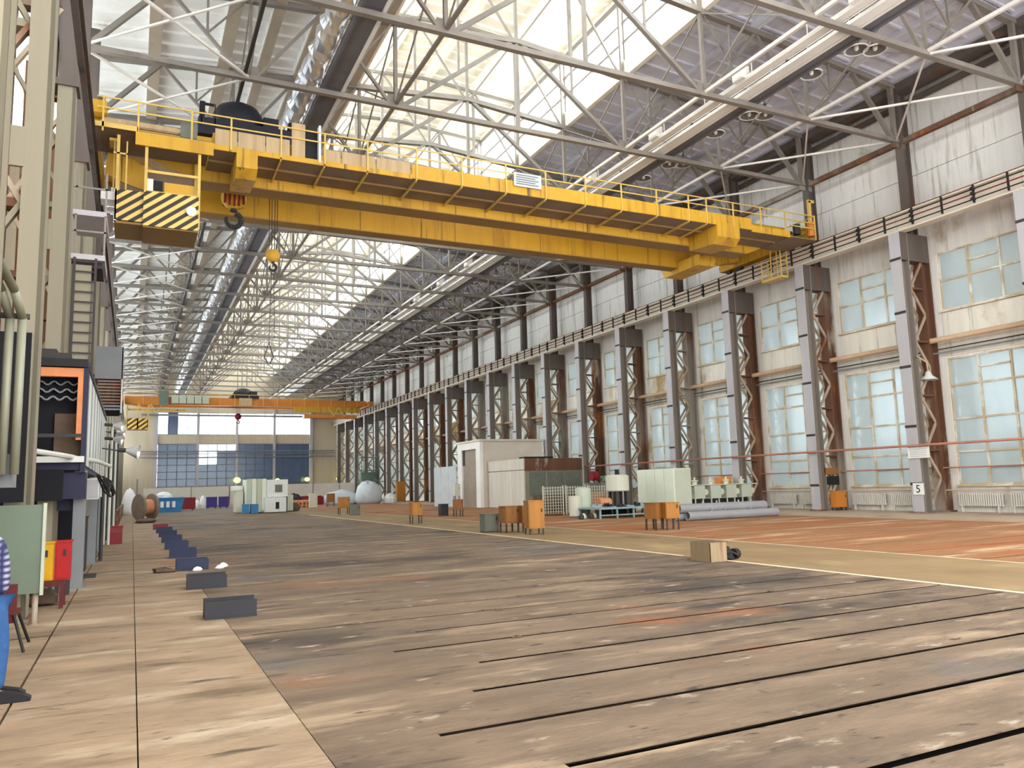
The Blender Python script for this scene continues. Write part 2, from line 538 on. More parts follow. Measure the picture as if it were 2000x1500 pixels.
g_end_blue = glass_mat('dark_blue_end_glass', (110, 140, 180), 0.06, (74, 92, 122), 0.2, 0.1, (70, 96, 130), 0.08)
g_clear = glass_mat('clear_lantern_glass', (245, 250, 252), 0.86, (225, 228, 228), 0.2, 0.02)
# plaid shirt: blue and white bands
m_plaid = bpy.data.materials.new('blue_white_plaid')
m_plaid.use_nodes = True
_n, _l = m_plaid.node_tree.nodes, m_plaid.node_tree.links
_g = _n.new('ShaderNodeNewGeometry')
_w1 = _n.new('ShaderNodeTexWave'); _w1.bands_direction = 'Z'; _w1.inputs['Scale'].default_value = 5.5
_w2 = _n.new('ShaderNodeTexWave'); _w2.bands_direction = 'X'; _w2.inputs['Scale'].default_value = 4.5
_w1.inputs['Distortion'].default_value = 0.6
_l.new(_g.outputs['Position'], _w1.inputs['Vector']); _l.new(_g.outputs['Position'], _w2.inputs['Vector'])
_mm = _n.new('ShaderNodeMath'); _mm.operation = 'MULTIPLY'
_l.new(_w1.outputs['Fac'], _mm.inputs[0]); _l.new(_w2.outputs['Fac'], _mm.inputs[1])
_mx = _n.new('ShaderNodeMix'); _mx.data_type = 'RGBA'
_mx.inputs[6].default_value = lin((36, 38, 84)); _mx.inputs[7].default_value = lin((176, 176, 196))
_l.new(_mm.outputs[0], _mx.inputs['Factor'])
_l.new(_mx.outputs[2], _n['Principled BSDF'].inputs['Base Color'])
_n['Principled BSDF'].inputs['Roughness'].default_value = 0.85

# ------------------------------------------------------------------ main dimensions
YB, YE = -2.5, 143.0              # open near end, end wall
XL, XR = -3.4, 34.8                # side walls
XC = 15.6                          # roof axis
COLY = [24.6 + 6 * k for k in range(-4, 20)]      # right column rows 0.6 .. 138.6
LCOLY = [5.4, 9.7, 14.0, 18.6, 22.9] + [28.6 + 6 * k for k in range(19)]


def ztop(x):
    return 22.45 - 0.085 * abs(x - XC)


ZB = 18.1

# ------------------------------------------------------------------ floor
floor = MB().box(XL - 0.6, XR + 0.6, YB, YE + 0.5, -0.5, -0.12).build('floor', m_groove)
floor['kind'] = 'structure'


def fpiece(name, m, x0, x1, y0, y1, extra=()):
    b = MB()
    if name == 'floor_strip':
        b.box(x0, x1, y0, y1, -0.012, 0.0).box(x0 + .05, x1 - .05, y0 + .25, y1 - .12, -0.12, -0.012)
    else:
        b.box(x0, x1, y0, y1, -0.12, 0.0)
    for e in extra:
        b.box(*e)
    return b.build(name, m, floor)


rnd = random.Random(3)
y = -2.5
strips = []
while y < 60:
    strips.append(y)
    y += 1.02
off = 3.62 - min(strips, key=lambda v: abs(v - 3.62))
for y in strips:
    y += off
    gap = 0.1 if y < 7 else 0.105
    fx = 1.3 + rnd.choice([0.15, 0.4, 0.9, 1.4, 2.0]) if y > 2 else 1.4
    if abs(y - 4.64) < .3: fx = 2.6
    if abs(y - 5.66) < .3: fx = 2.1
    if abs(y - 6.68) < .3: fx = 2.8
    fpiece('floor_strip', m_plate, 1.27, 11.96, y + gap, y + 1.02, [(1.27, fx, y, y + gap, -0.12, -0.004)])
for y in strips:
    y += off
    if y < 58:
        fpiece('floor_strip', m_rustfloor, 16.05, 28.4, y + 0.12, y + 1.02)
yend = strips[-1] + off + 1.02
fpiece('floor_slab', m_plate, 1.27, 11.96, yend + .03, YE)
fpiece('floor_slab', m_rustfloor, 16.05, 28.4, yend - 0.6, YE)
y = -2.5
while y < YE:
    L_ = 6.0
    fpiece('floor_slab', m_aisle, 11.98, 16.03, y, min(y + L_ - 0.01, YE))
    fpiece('floor_slab', m_palefloor, 28.42, XR + .3, y, min(y + L_ - 0.01, YE))
    y += L_
yj = [-2.5, 2.2, 5.0, 7.0, 8.55, 10.4, 13.2, 16.5, 20, 24, 28, 33, 38, 44, 50, 60, 75, 90, 110, 143]
for a, b in zip(yj, yj[1:]):
    fpiece('floor_slab', m_walk, -0.9, 0.09, a + 0.014, b - 0.014)
    fpiece('floor_slab', m_walk, 0.1, 1.262, a + 0.014, b - 0.014)
    fpiece('floor_slab', m_walk, XL - .4, -0.925, a + 0.008, b - 0.008)
ln = MB()
ln.box(11.99, 12.12, 0, 14.9, 0.001, 0.004)
ln.box(11.99, 12.12, 15.6, 60, 0.001, 0.004)
tag(ln.build('lane_marking', m_white_line, floor), 'worn pale paint line along the aisle edge')
tag(MB().box(15.9, 15.98, 5, 60, 0.001, 0.004).build('lane_marking', m_white_line, floor), 'second fainter paint line by the rusty plates')

# ------------------------------------------------------------------ right wall with windows
wall_r = MB()
wall_r.box(XR, XR + .45, YB, 0.6, -0.05, 14.4)
WB0, WB1, WU0, WU1 = 1.25, 7.22, 9.52, 12.38
for Yk in COLY[1:] + [144.6]:
    y0, y1 = Yk - 6.0, min(Yk, YE + 0.3)
    a, b = y0 + 1.0, Yk - 0.55
    if b > YE:
        wall_r.box(XR, XR + .45, y0, y1, -0.05, 14.4)
        continue
    wall_r.box(XR, XR + .45, y0, a, -0.05, 14.4)
    wall_r.box(XR, XR + .45, b, y1, -0.05, 14.4)
    wall_r.box(XR, XR + .45, a, b, -0.05, WB0)
    wall_r.box(XR, XR + .45, a, b, WB1, WU0)
    wall_r.box(XR, XR + .45, a, b, WU1, 14.4)
wall_right = wall_r.build('wall_right', m_wall)
wall_right['kind'] = 'structure'
me_up = MB().box(-0.12, 0, 0.015, 5.985, 0.012, 2.14).mesh('wall_panel', m_wall_up)
me_sp = MB().box(-0.05, 0, 1.0, 5.44, 0.03, 2.12).mesh('spandrel_panel', m_spandrel)
back_up = MB().box(XR, XR + .3, YB, YE + .5, 14.4, 21.2).build('wall_backing', m_wall_up, wall_right)
for Yk in COLY[1:] + [144.6]:
    for j in range(3):
        if Yk - 6 < YE - 1:
            inst('wall_panel', me_up, wall_right, (XR, Yk - 6, 14.4 + j * 2.16))
    if Yk < YE:
        inst('spandrel_panel', me_sp, wall_right, (XR, Yk - 6, WB1 + 0.06))
# brick piers beside each window
me_br = bpy.data.meshes.new('x')
brk = MB().box(-0.09, 0, 0.55, 0.98, 0.0, 7.6).mesh('brick_pier', m_wall)
for Yk in COLY[1:]:
    inst('brick_pier', brk, wall_right, (XR, Yk - 6, 0.0))


def pane_mesh(w, h):
    return MB().box(0.0, 0.02, 0, w, 0, h).mesh('pane', g_side)


CW = 4.45 / 3
win_n = 0


def make_window(y0, rows, splits, n, near):
    """y0: near jamb (smaller Y); rows: z levels; splits: {row: z} extra bar in the middle column"""
    global win_n
    win_n += 1
    w = MB()
    zz0, zz1 = rows[0], rows[-1]
    x0, x1 = XR + 0.02, XR + 0.16
    t = 0.07
    w.box(x0, x1, y0, y0 + t, zz0, zz1).box(x0, x1, y0 + 4.45 - t, y0 + 4.45, zz0, zz1)
    w.box(x0 + .004, x1 - .004, y0 + t, y0 + 4.45 - t, zz0, zz0 + t).box(x0 + .004, x1 - .004, y0 + t, y0 + 4.45 - t, zz1 - t, zz1)
    win = w.build('window_%d' % win_n, m_frame, None, pivot=(XR, y0, zz0))
    win['kind'] = 'structure'
    mull = 'mullion'
    for i in (1, 2):
        MB().box(x0, x1, y0 + i * CW - 0.045, y0 + i * CW + 0.045, zz0, zz1).build(mull, m_frame, win)
    for z in rows[1:-1]:
        MB().box(x0 + .01, x1 - .01, y0, y0 + 4.45, z - 0.04, z + 0.04).build('transom', m_frame, win)
    far = MB()
    for r in range(len(rows) - 1):
        for i in range(3):
            segs = [(rows[r], rows[r + 1])]
            if i == 1 and r in splits:
                s_ = splits[r]
                MB().box(x0, x1, y0 + CW, y0 + 2 * CW, s_ - 0.035, s_ + 0.035).build('vent_bar', m_frame, win)
                segs = [(rows[r], s_), (s_, rows[r + 1])]
            for a, b in segs:
                if near:
                    MB().box(XR + 0.08, XR + 0.095, y0 + i * CW + .03, y0 + (i + 1) * CW - .03, a + .03, b - .03).build('pane', g_side, win)
                else:
                    far.box(XR + 0.08, XR + 0.095, y0 + i * CW + .03, y0 + (i + 1) * CW - .03, a + .03, b - .03)
    if not near:
        tag(far.build('panes', g_side, win), kind='stuff')
    # sill
    MB().box(XR - 0.14, XR + 0.1, y0 - 0.05, y0 + 4.5, zz0 - 0.08, zz0).build('window_sill', m_frame, win)


for k, Yk in enumerate(COLY[2:]):
    near = Yk < 100
    make_window(Yk - 6 + 1.0, [WB0, 2.78, 4.32, 5.9, WB1], {0: 2.05, 3: 6.62}, 4, near)
    make_window(Yk - 6 + 1.0, [WU0, 10.98, WU1], {1: 11.65}, 2, near)
# neighbouring building seen through the glass
nb = MB().box(52, 60, -20, 170, -1, 6.2).box(36, 52, -20, 170, -0.6, -0.5)
nb = nb.build('wall_neighbour', m_outside)
nb['kind'] = 'structure'

# ------------------------------------------------------------------ left wall, end wall
wl = MB().box(XL - .4, XL, YB, 36, -0.05, 12.0).box(XL - .4, XL, 36, YE + .4, -0.05, 5.0).box(XL - .4, XL, YB, YE + .4, 20.0, 21.2)
wl = wl.build('wall_left', m_beige)
wl['kind'] = 'structure'
for Yk in COLY[1:] + [144.6]:  # tall clear glazing added to let in daylight and brighten the left ceiling
    y0, y1, z0 = max(Yk - 6, YB), min(Yk, YE), (12.0 if Yk < 37 else 5.0)
    win_n += 1
    w = MB().box(XL - .2, XL - .08, y0, y0 + .12, z0, 20).box(XL - .2, XL - .08, y0, y1, z0, z0 + .1).build('window_%d' % win_n, m_frame, None, pivot=(XL, y0, z0))
    w['kind'] = 'structure'
    nr = int((20 - z0) / 2.4)
    for j in range(nr):
        za, zb = z0 + (20 - z0) * j / nr, z0 + (20 - z0) * (j + 1) / nr
        MB().box(XL - .19, XL - .09, y0, y1, zb - .05, zb + .05).build('transom', m_frame, w)
        MB().box(XL - .15, XL - .13, y0 + .12, y1, za + .06, zb - .06).build('pane', g_clear, w)

ew = MB()
bays = [(3.6, 9.7), (9.95, 16.0), (16.2, 22.3), (22.5, 28.65)]
ew.box(XL, 3.5, YE, YE + .4, -.05, 22)
ew.box(28.75, XR + .4, YE, YE + .4, -.05, 22)
ew.box(3.5, 28.75, YE, YE + .4, -.05, 3.0)
ew.box(3.5, 28.75, YE, YE + .4, 10.2, 11.75)
ew.box(3.5, 28.75, YE, YE + .4, 15.55, 26.8)
for a, b in [(3.5, 3.6), (9.7, 9.95), (16.0, 16.2), (22.3, 22.5), (28.65, 28.75)]:
    ew.box(a, b, YE, YE + .4, 3.0, 15.6)
wall_back = ew.build('wall_back', m_beige)
wall_back['kind'] = 'structure'
for a, b in [(3.0, 3.6), (9.6, 10.05), (15.9, 16.3), (22.2, 22.6), (28.6, 29.1)]:
    MB().box(a, b, YE - .45, YE, 0, 17.5).build('end_post', m_colface, wall_back)
for z, r in ((8.9, .1), (8.5, .07), (15.0, .16), (7.9, .08)):
    MB().bar((1, YE - .6, z), (33, YE - .6, z), r * 2).build('end_rail', m_greypost, wall_back)
for bi, (a, b) in enumerate(bays):
    # bright upper light
    win_n += 1
    f = MB().box(a, b, YE + .05, YE + .15, 11.75, 11.85).box(a, b, YE + .05, YE + .15, 15.45, 15.55)
    w = f.build('window_%d' % win_n, m_frame_grey, None, pivot=(a, YE, 11.75))
    w['kind'] = 'structure'
    n = 4
    for i in range(n):
        x0 = a + (b - a) * i / n
        x1 = a + (b - a) * (i + 1) / n
        if i:
            MB().box(x0 - .04, x0 + .04, YE + .03, YE + .17, 11.8, 15.5).build('mullion', m_frame_grey, w)
        gm = g_end_blue if (bi == 0 and i == 1) else g_clear
        MB().box(x0 + .03, x1 - .03, YE + .09, YE + .11, 11.85, 15.45).build('pane', gm, w)
    # lower dark blue glazing
    win_n += 1
    f = MB().box(a, b, YE + .05, YE + .15, 3.0, 3.1).box(a, b, YE + .05, YE + .15, 10.1, 10.2)
    w = f.build('window_%d' % win_n, m_frame_grey, None, pivot=(a, YE, 3.0))
    w['kind'] = 'structure'
    zr = [3.0, 4.3, 5.5, 6.65, 7.8, 9.0, 10.2]
    for j in range(1, 6):
        MB().box(a, b, YE + .04, YE + .16, zr[j] - .05, zr[j] + .05).build('transom', m_frame_grey, w)
    for i in range(4):
        x0 = a + (b - a) * i / 4
        x1 = a + (b - a) * (i + 1) / 4
        if i:
            MB().box(x0 - .06, x0 + .06, YE + .03, YE + .17, 3.0, 10.2).build('mullion', m_frame_grey, w)
        for j in range(6):
            gm = g_end_blue
            if bi == 1 and ((i < 2 and j >= 3) or j == 5):
                gm = g_clear
            MB().box(x0 + .04, x1 - .04, YE + .09, YE + .11, zr[j] + .04, zr[j + 1] - .04).build('pane', gm, w)

# ------------------------------------------------------------------ roof: ribbed slabs
def slab_mesh(name, w, m, rib=0.3, rw=0.2, cross=6):
    b = MB().box(0, w, 0, 5.98, 0, 0.08)
    b.box(0, rw, 0, 5.98, -rib, 0).box(w - rw, w, 0, 5.98, -rib, 0)
    for i in range(cross + 1):
        yy = 0.04 + i * (5.98 - 0.2) / cross
        b.box(rw, w - rw, yy, yy + 0.12, -0.12, 0)
    return b.mesh(name, m)


def roof_field(xs, m, zf, cross):
    root = struct_empty('ceiling')
    for x0, x1 in zip(xs, xs[1:]):
        w = x1 - x0 - 0.012
        me = slab_mesh('roof_slab', w, m, cross=cross)
        ang = math.atan2(zf(x1) - zf(x0), x1 - x0)
        for Yk in COLY[2:] + [144.6]:
            inst('roof_slab', me, root, (x0 + 0.006, Yk - 6, zf(x0) + 0.45), (0, -ang, 0))
        b = MB().bar((x0, YB, zf(x0) + .52), (x0, COLY[1], zf(x0) + .52), .01)
    # over and behind the camera one plain continuation
    for x0, x1 in zip(xs, xs[1:]):
        z0, z1 = zf(x0) + .45, zf(x1) + .45
        v = [(x0, YB, z0), (x1, YB, z1), (x1, COLY[1], z1), (x0, COLY[1], z0), (x0, YB, z0 + .1), (x1, YB, z1 + .1), (x1, COLY[1], z1 + .1), (x0, COLY[1], z0 + .1)]
        MB().add(v, [(0, 3, 2, 1), (4, 5, 6, 7), (0, 1, 5, 4), (1, 2, 6, 5), (2, 3, 7, 6), (3, 0, 4, 7)]).build('roof_slab', m, root)
    return root


roof_field([-3.5, -2.7, 0.3, 3.2, 4.9, 6.6, 9.5], m_slab_l, ztop, 6)
roof_field([21.7, 24.6, 27.6, 30.6, 33.6, 34.9], m_slab_r, ztop, 6)
_cl = bpy.data.objects['ceiling']
for x, wd in ((.3, .5), (3.2, .5), (4.9, .42), (6.6, .36), (9.35, .3)):
    me = MB().box(-wd / 2, wd / 2, 0, 5.99, 0, .18).mesh('roof_rib', m_rib_l)
    for Yk in COLY[2:] + [144.6]:
        inst('roof_rib', me, _cl, (x, Yk - 6, ztop(x) - .04))
zl = lambda x: 26.35 - 0.07 * abs(x - XC) + 0.2
roof_field([9.3, 12.6, 15.6, 18.6, 21.9], m_lant, zl, 6)
# lantern side walls: parapet and glazing
for sx, nm in ((9.55, 'left'), (21.75, 'right')):
    root = struct_empty('wall_lantern_' + nm, (sx, 0, 22))
    MB().box(sx - .12, sx + .12, YB, YE, 22.0, 22.85).build('parapet', m_lant, root)
    MB().box(sx - .1, sx + .1, YB, YE, 26.0, 26.3).build('head_beam', m_truss, root)
    for z in (23.9, 24.95):
        MB().box(sx - .05, sx + .05, YB, YE, z - .05, z + .05).build('glazing_bar', m_truss, root)
    for i, Yk in enumerate(COLY + [144.6]):
        y0, y1 = Yk - 6, min(Yk, YE)
        MB().box(sx - .06, sx + .06, y0 - .06, y0 + .06, 22.85, 26.0).build('mullion', m_truss, root)
        MB().box(sx - .01, sx + .01, y0 + .06, y1 - .06, 22.85, 26.0).build('pane', g_clear, root)

# ------------------------------------------------------------------ roof trusses
def build_truss(Y, label):
    t = thing('roof_truss', label, 'truss', (0, Y, ZB), 'roof trusses across the hall')
    def mem(nm, p, q, w, h, m=m_truss):
        return MB().bar((p[0], Y, p[1]), (q[0], Y, q[1]), w, h, up=(0, 1, 0) if False else (0, 0, 1)).build(nm, m, t)
    mem('bottom_chord', (-2.3, ZB), (33.5, ZB), 0.24, 0.2)
    mem('top_chord', (-2.3, ztop(-2.3)), (XC, ztop(XC)), 0.26, 0.24)
    mem('top_chord', (XC, ztop(XC)), (33.5, ztop(33.5)), 0.26, 0.24)
    mem('vertical', (XC, ZB), (XC, ztop(XC)), 0.14, 0.14)
    for s in (-1, 1):
        X = lambda d: XC + s * d
        T = lambda d: (X(d), ztop(X(d)))
        B = lambda d: (X(d), ZB)
        mem('vertical', B(5.9), T(5.9), 0.15, 0.15)
        mem('vertical', B(11.9), T(11.9), 0.13, 0.13)
        mem('end_post', B(17.7), T(17.7), 0.2, 0.2)
        mem('diagonal', T(0.2), B(5.7), 0.2, 0.16)
        mem('diagonal', B(6.1), T(9.0), 0.14, 0.12)
        mem('diagonal', T(9.0), B(11.7), 0.14, 0.12)
        mem('diagonal', B(12.1), T(15.0), 0.14, 0.12)
        mem('diagonal', T(15.0), B(17.6), 0.2, 0.18)
        for d in (7.5, 13.5):
            zm = (ZB + ztop(X(d + 1.5))) / 2
            mem('strut', (X(d), zm), T(d), 0.09, 0.09)
            mem('strut', (X(d), zm), T(d - 1.5), 0.07, 0.07)
        d = 2.95
        mem('strut', (X(d), (ZB + 22.4) / 2), T(d), 0.09, 0.09)
        for d in (5.9, 11.9):
            MB().box(X(d) - .35, X(d) + .35, Y - .02, Y + .02, ZB + .05, ZB + .5).build('gusset', m_truss, t)
        # lantern frame
        zt = lambda x: zl(x) + 0.1
        for d in (2.95, 5.9):
            mem('lantern_post', T(d), (X(d), zt(X(d))), 0.14, 0.14)
        mem('lantern_chord', (XC, zt(XC)), (X(6.1), zt(X(6.1))), 0.16, 0.16)
        mem('lantern_diagonal', T(0.1), (X(2.9), zt(X(2.95))), 0.09, 0.09)
        mem('lantern_diagonal', (X(3.0), zt(X(2.95))), T(5.8), 0.09, 0.09)
    mem('lantern_post', (XC, ztop(XC)), (XC, 26.6), 0.13, 0.13)
    return t


t0 = None
for k, Yk in enumerate(COLY[1:]):
    if k < 2:
        lb = '%s steel roof truss, behind or above the upper edge of the photo' % ORD[k]
    else:
        lb = '%s grey-white steel roof truss, counting away from the one above the near crane platform' % ORD[k - 2]
    if k == 2:
        lb = 'grey steel roof truss crossing the upper right corner, nearest to the camera'
    if k == 3:
        lb = 'grey steel roof truss crossing the top of the photo in front of the yellow crane'
    if k == 4:
        lb = 'grey steel roof truss passing just above the near yellow bridge crane'
    if k > 4:
        lb = '%s grey-white roof truss beyond the near yellow crane, counted from that crane' % ORD[k - 5]
    if t0 is None:
        t0 = build_truss(Yk, lb)
    else:
        copy_tree(t0, (0, Yk, ZB), lb)

# longitudinal bracing
br = thing('roof_bracing', 'thin grey cross braces strung lengthwise between the roof trusses', 'bracing', (XC, 70, ZB))
for Yk in COLY[2:]:
    for x in (3.7, 9.7, 21.5, 27.5):
        z1 = ztop(x) - .1
        if Yk < 96 or x in (9.7, 21.5):
            b = MB().bar((x, Yk - 6, ZB + .1), (x, Yk, z1), 0.06).bar((x, Yk - 6, z1), (x, Yk, ZB + .1), 0.06)
            b.build('cross_brace', m_truss, br)
    MB().bar((27.5, Yk, ZB), (33.4, Yk - 6, ZB), 0.09).bar((27.5, Yk, ZB), (33.4, Yk + 6, ZB), 0.07).build('plan_brace', m_truss_lt, br)
    MB().bar((3.7, Yk, ZB), (-2.2, Yk - 6, ZB), 0.09).bar((3.7, Yk, ZB), (-2.2, Yk + 6, ZB), 0.07).build('plan_brace', m_truss_lt, br)
for x, lb, m in ((27.5, 'long white steel tie running along the truss bottoms near the right wall', m_truss_lt),
                 (21.5, 'long grey steel tie under the right foot of the roof lantern', m_truss_lt),
                 (9.7, 'long grey steel tie under the left foot of the roof lantern', m_truss),
                 (3.5, 'long dark steel tie running along the truss bottoms on the left', m_dark)):
    tag(MB().box(x - .065, x + .065, 6, YE, ZB + .02, ZB + .16).build('tie_beam', m, None, pivot=(x, 6, ZB)), lb, 'beam')

# ------------------------------------------------------------------ right crane columns
def build_column(label):
    c = thing('crane_column', label, 'column', (32.55, 0, 0), 'lattice columns along the right wall')
    x0 = 32.55
    f = MB().box(x0, x0 + .05, -.28, .28, 0, 13.3)
    f.build('front_flange', m_colface, c)
    MB().box(x0 + .05, x0 + .55, -.03, .03, 0, 13.3).build('web', m_colweb, c)
    MB().box(x0 + .55, x0 + .6, -.28, .28, 0, 13.3).build('inner_flange', m_colweb, c)
    for z in (1.35, 4.0, 6.8, 9.4, 12.0):
        MB().box(x0 - .02, x0 + .0, -.3, .3, z - .06, z + .06).build('splice_plate', m_dark, c)
    r = MB().box(34.05, 34.1, -.25, .25, 0, 13.3).box(34.6, 34.65, -.25, .25, 0, 13.3).box(34.1, 34.6, -.025, .025, 0, 13.3)
    r.build('rear_chord', m_rust, c)
    n = 9
    p = 11.6 / n
    for i in range(n):
        za, zb = 0.3 + i * p, 0.3 + (i + 1) * p
        a, b = ((x0 + .6, za), (34.05, zb)) if i % 2 == 0 else ((34.05, za), (x0 + .6, zb))
        for yy in (-.2, .2):
            MB().bar((a[0], yy, a[1]), (b[0], yy, b[1]), .14, .05, up=(0, 1, 0)).build('lattice_bar', m_lattice, c)
        if i % 2 == 1:
            MB().box(x0 + .6, 34.05, -.22, .22, zb - .04, zb + .04).build('batten', m_rust, c)
    MB().box(x0 + .05, 34.6, -.26, .26, 11.95, 13.3).build('column_head', m_upcol, c)
    MB().box(x0 - .1, 34.7, -.4, .4, 0, .08).build('base_plate', m_rust, c)
    u = MB().box(33.55, 33.6, -.2, .2, 13.3, 21).box(34.05, 34.1, -.2, .2, 13.3, 21).box(33.6, 34.05, -.02, .02, 13.3, 21)
    u.build('upper_shaft', m_upcol, c)
    MB().box(33.1, 34.1, -.03, .03, ZB - .35, ZB + .35).build('gusset', m_rust, c)
    return c


c0 = None
vis = [y for y in COLY if y > 14]
for i, Yk in enumerate(vis):
    lb = '%s steel lattice crane column along the right wall, counted from the right edge of the photo' % ORD[i]
    if i == 0: lb = 'steel lattice crane column cut off by the right edge of the photo'
    if i == 1: lb = 'grey and rusty lattice crane column carrying two small signs, beside a hanging lamp'
    if i == 2: lb = 'grey and rusty lattice crane column under the right end of the yellow crane'
    if c0 is None:
        c0 = build_column(lb)
        c0.location = (32.55, Yk, 0)
    else:
        copy_tree(c0, (32.55, Yk, 0), lb)

# pipes and struts along the right wall
def longpipe(name, label, m, x, z, r, y0, y1, cat='pipe', n=8):
    return tag(MB().cyl((x, y0, z), (x, y1, z), r, n).build(name, m, None, pivot=(x, y0, z), smooth=True), label, cat)


longpipe('wall_pipe', 'thick beige pipe along the right wall between the two window rows', m_brownpipe, 34.35, 8.1, .13, 6, 140)
longpipe('cable_conduit', 'thin grey conduit just above the tall right hand windows', m_greypost, 34.6, 7.5, .04, 6, 140, 'conduit')
longpipe('cable_conduit', 'thin dark conduit under the beige wall pipe, right wall', m_dark, 34.62, 7.68, .03, 6, 140, 'conduit')
longpipe('hand_pipe', 'rust pink pipe strung in front of the right columns at head height', m_pinkpipe, 32.42, 3.1, .055, 6, 57)
longpipe('heating_pipe', 'thin rusty pipe crossing the lower panes of the right windows', m_pinkpipe, 34.5, 2.05, .035, 6, 140)
longpipe('heating_pipe', 'thin pale pipe along the top of the right wall radiators', m_brownpipe, 34.55, 1.0, .03, 6, 140)
tag(MB().box(33.7, 33.95, 6, YE, ZB - .1, ZB + .12).build('eave_strut', m_rust, None, pivot=(33.8, 6, ZB)), 'rusty horizontal strut joining upper columns on the right wall', 'beam')
tag(MB().box(33.5, 34.3, 6, YE, 20.6, 21.0).box(34.3, 34.6, 6, YE, 20.2, 20.4).build('eave_beam', m_upcol, None, pivot=(34, 6, 20.6)), 'dark eave beam where the right wall meets the roof', 'beam')

# radiators
def build_radiator():
    r = thing('radiator', '', 'radiator', (34.6, 0, 0), 'ribbed radiators under the right windows')
    for i in range(20):
        MB().box(34.5, 34.57, i * .105, i * .105 + .05, .28, .86).build('radiator_fin', m_radiator, r)
    MB().box(34.57, 34.63, 0, 2.1, .3, .84).build('gap_shade_plate', m_greypost, r)  # grey plate added so the gaps between the fins look shaded
    MB().cyl((34.57, -.02, .8), (34.57, 2.12, .8), .025, 6).cyl((34.57, -.02, .33), (34.57, 2.12, .33), .025, 6).build('header_pipe', m_radiator, r)
    for yy in (.2, 1.9):
        MB().box(34.5, 34.62, yy, yy + .06, 0, .3).build('foot', m_radiator, r)
    return r


r0 = None
for i, Yk in enumerate([y for y in COLY if 18 < y < 62]):
    for j, yy in enumerate((Yk - 2.7, Yk - 5.1)):
        lb = '%s ribbed white radiator under the %s tall right hand window' % (('left', 'right')[j], ORD[i])
        if r0 is None:
            r0 = build_radiator()
            r0.location = (34.6, yy, 0)
            r0['label'] = lb
        else:
            copy_tree(r0, (34.6, yy, 0), lb)

# ------------------------------------------------------------------ crane runways
def runway(side):
    if side == 'right':
        x0, sgn, lb = 32.62, 1, 'cream crane runway beam with rail and busbars along the right wall'
    else:
        x0, sgn, lb = -1.5, -1, 'crane runway beam with rail along the left row of columns'
    r = thing('crane_runway', lb, 'runway', (x0, 6, 13.3))
    X = lambda d: x0 + sgn * d
    ys = COLY[1:] + [YE - .2]
    for a, b in zip(ys, ys[1:]):
        p = MB()
        def bx(d0, d1, z0, z1):
            p.box(min(X(d0), X(d1)), max(X(d0), X(d1)), a + .01, b - .01, z0, z1)
        bx(.2, .26, 13.35, 14.2)
        bx(0, .5, 13.32, 13.38)
        bx(0, .5, 14.16, 14.24)
        p.build('beam_segment', m_runway if side == 'right' else m_upcol, r)
    MB().box(min(X(.19), X(.29)), max(X(.19), X(.29)), 6, YE - .2, 14.24, 14.36).build('rail', m_rail, r)
    if side == 'right':
        for z, m in ((14.02, m_bus_blk), (13.8, m_bus_red), (13.56, m_bus_blk)):
            MB().box(X(-.12), X(-.07), 6, YE - .2, z - .022, z + .022).build('busbar', m, r)
        yy = 7.0
        i = 0
        while yy < 125:
            if i % 2 == 0:
                MB().box(X(-.14), X(-.05), yy - .03, yy + .03, 13.4, 14.2).build('busbar_hanger', m_bus_blk, r)
            else:
                q = MB().box(X(-.14), X(-.05), yy - .03, yy + .03, 13.4, 14.2)
                for z in (14.02, 13.8, 13.56):
                    q.cone((X(-.22), yy, z), (X(-.02), yy, z), .09, .06, 7)
                q.build('busbar_insulator', m_bus_blk, r)
            yy += 1.5
            i += 1
        MB().box(X(.5), X(1.1), 6, YE - .2, 14.18, 14.24).build('walk_plate', m_rail, r)
    return r


runway('right')
runway('left')

# ------------------------------------------------------------------ catwalks under the roof
def catwalk(xa, xb, label, inner_left, y1=YE - 1):
    z = ZB + .22
    c = thing('catwalk', label, 'catwalk', ((xa + xb) / 2, 6, z))
    for Yk in COLY[2:]:
        MB().box(xa + .02, xb - .02, Yk - 5.98, Yk - .02, z, z + .05).build('deck_plate', m_deck, c)
    for x in (xa, xb):
        MB().box(x - .06, x + .06, 6, y1, z - .08, z + .2).build('stringer', m_white_steel if (x == xa) == inner_left else m_deck, c)
    for x in ((xa, xb)):
        for dz in (.55, 1.0):
            MB().box(x - .02, x + .02, 6, y1, z + dz - .02, z + dz + .02).build('handrail', m_truss_lt, c)
        yy = 7.0
        while yy < 110:
            MB().box(x - .02, x + .02, yy - .02, yy + .02, z, z + 1.0).build('railing_post', m_truss_lt, c)
            yy += 2.0
    return c


catwalk(23.78, 24.4, 'long roof catwalk with white edge beam and railing, right of the roof lantern', True)
catwalk(6.6, 7.4, 'long dark roof catwalk beside the silver duct, left of the roof lantern', False)
cw = [o for o in bpy.data.objects if o.name == 'catwalk'][0]
MB().box(23.22, 23.7, 6, YE - 1, ZB + .16, ZB + .3).build('edge_channel', m_white_steel, cw)
for Yk in COLY[2:]:
    MB().box(23.2, 24.4, Yk - 3.05, Yk - 2.95, ZB + .3, ZB + .38).build('cross_bearer', m_dark, cw)
tr = thing('cable_tray', 'white cable tray with hangers running left of the right hand catwalk', 'cable tray', (22.7, 6, ZB + .25))
MB().box(22.55, 22.9, 6, YE - 2, ZB + .2, ZB + .26).box(22.55, 22.58, 6, YE - 2, ZB + .26, ZB + .38).build('tray', m_white_steel, tr)
for i in range(36):
    MB().box(22.7, 22.73, 8 + 3 * i, 8.03 + 3 * i, ZB + .26, ZB + .9).build('hanger', m_white_steel, tr)
MB().box(21.95, 22.0, 6, YE - 2, ZB + .5, ZB + .55).build('conduit', m_white_steel, tr)
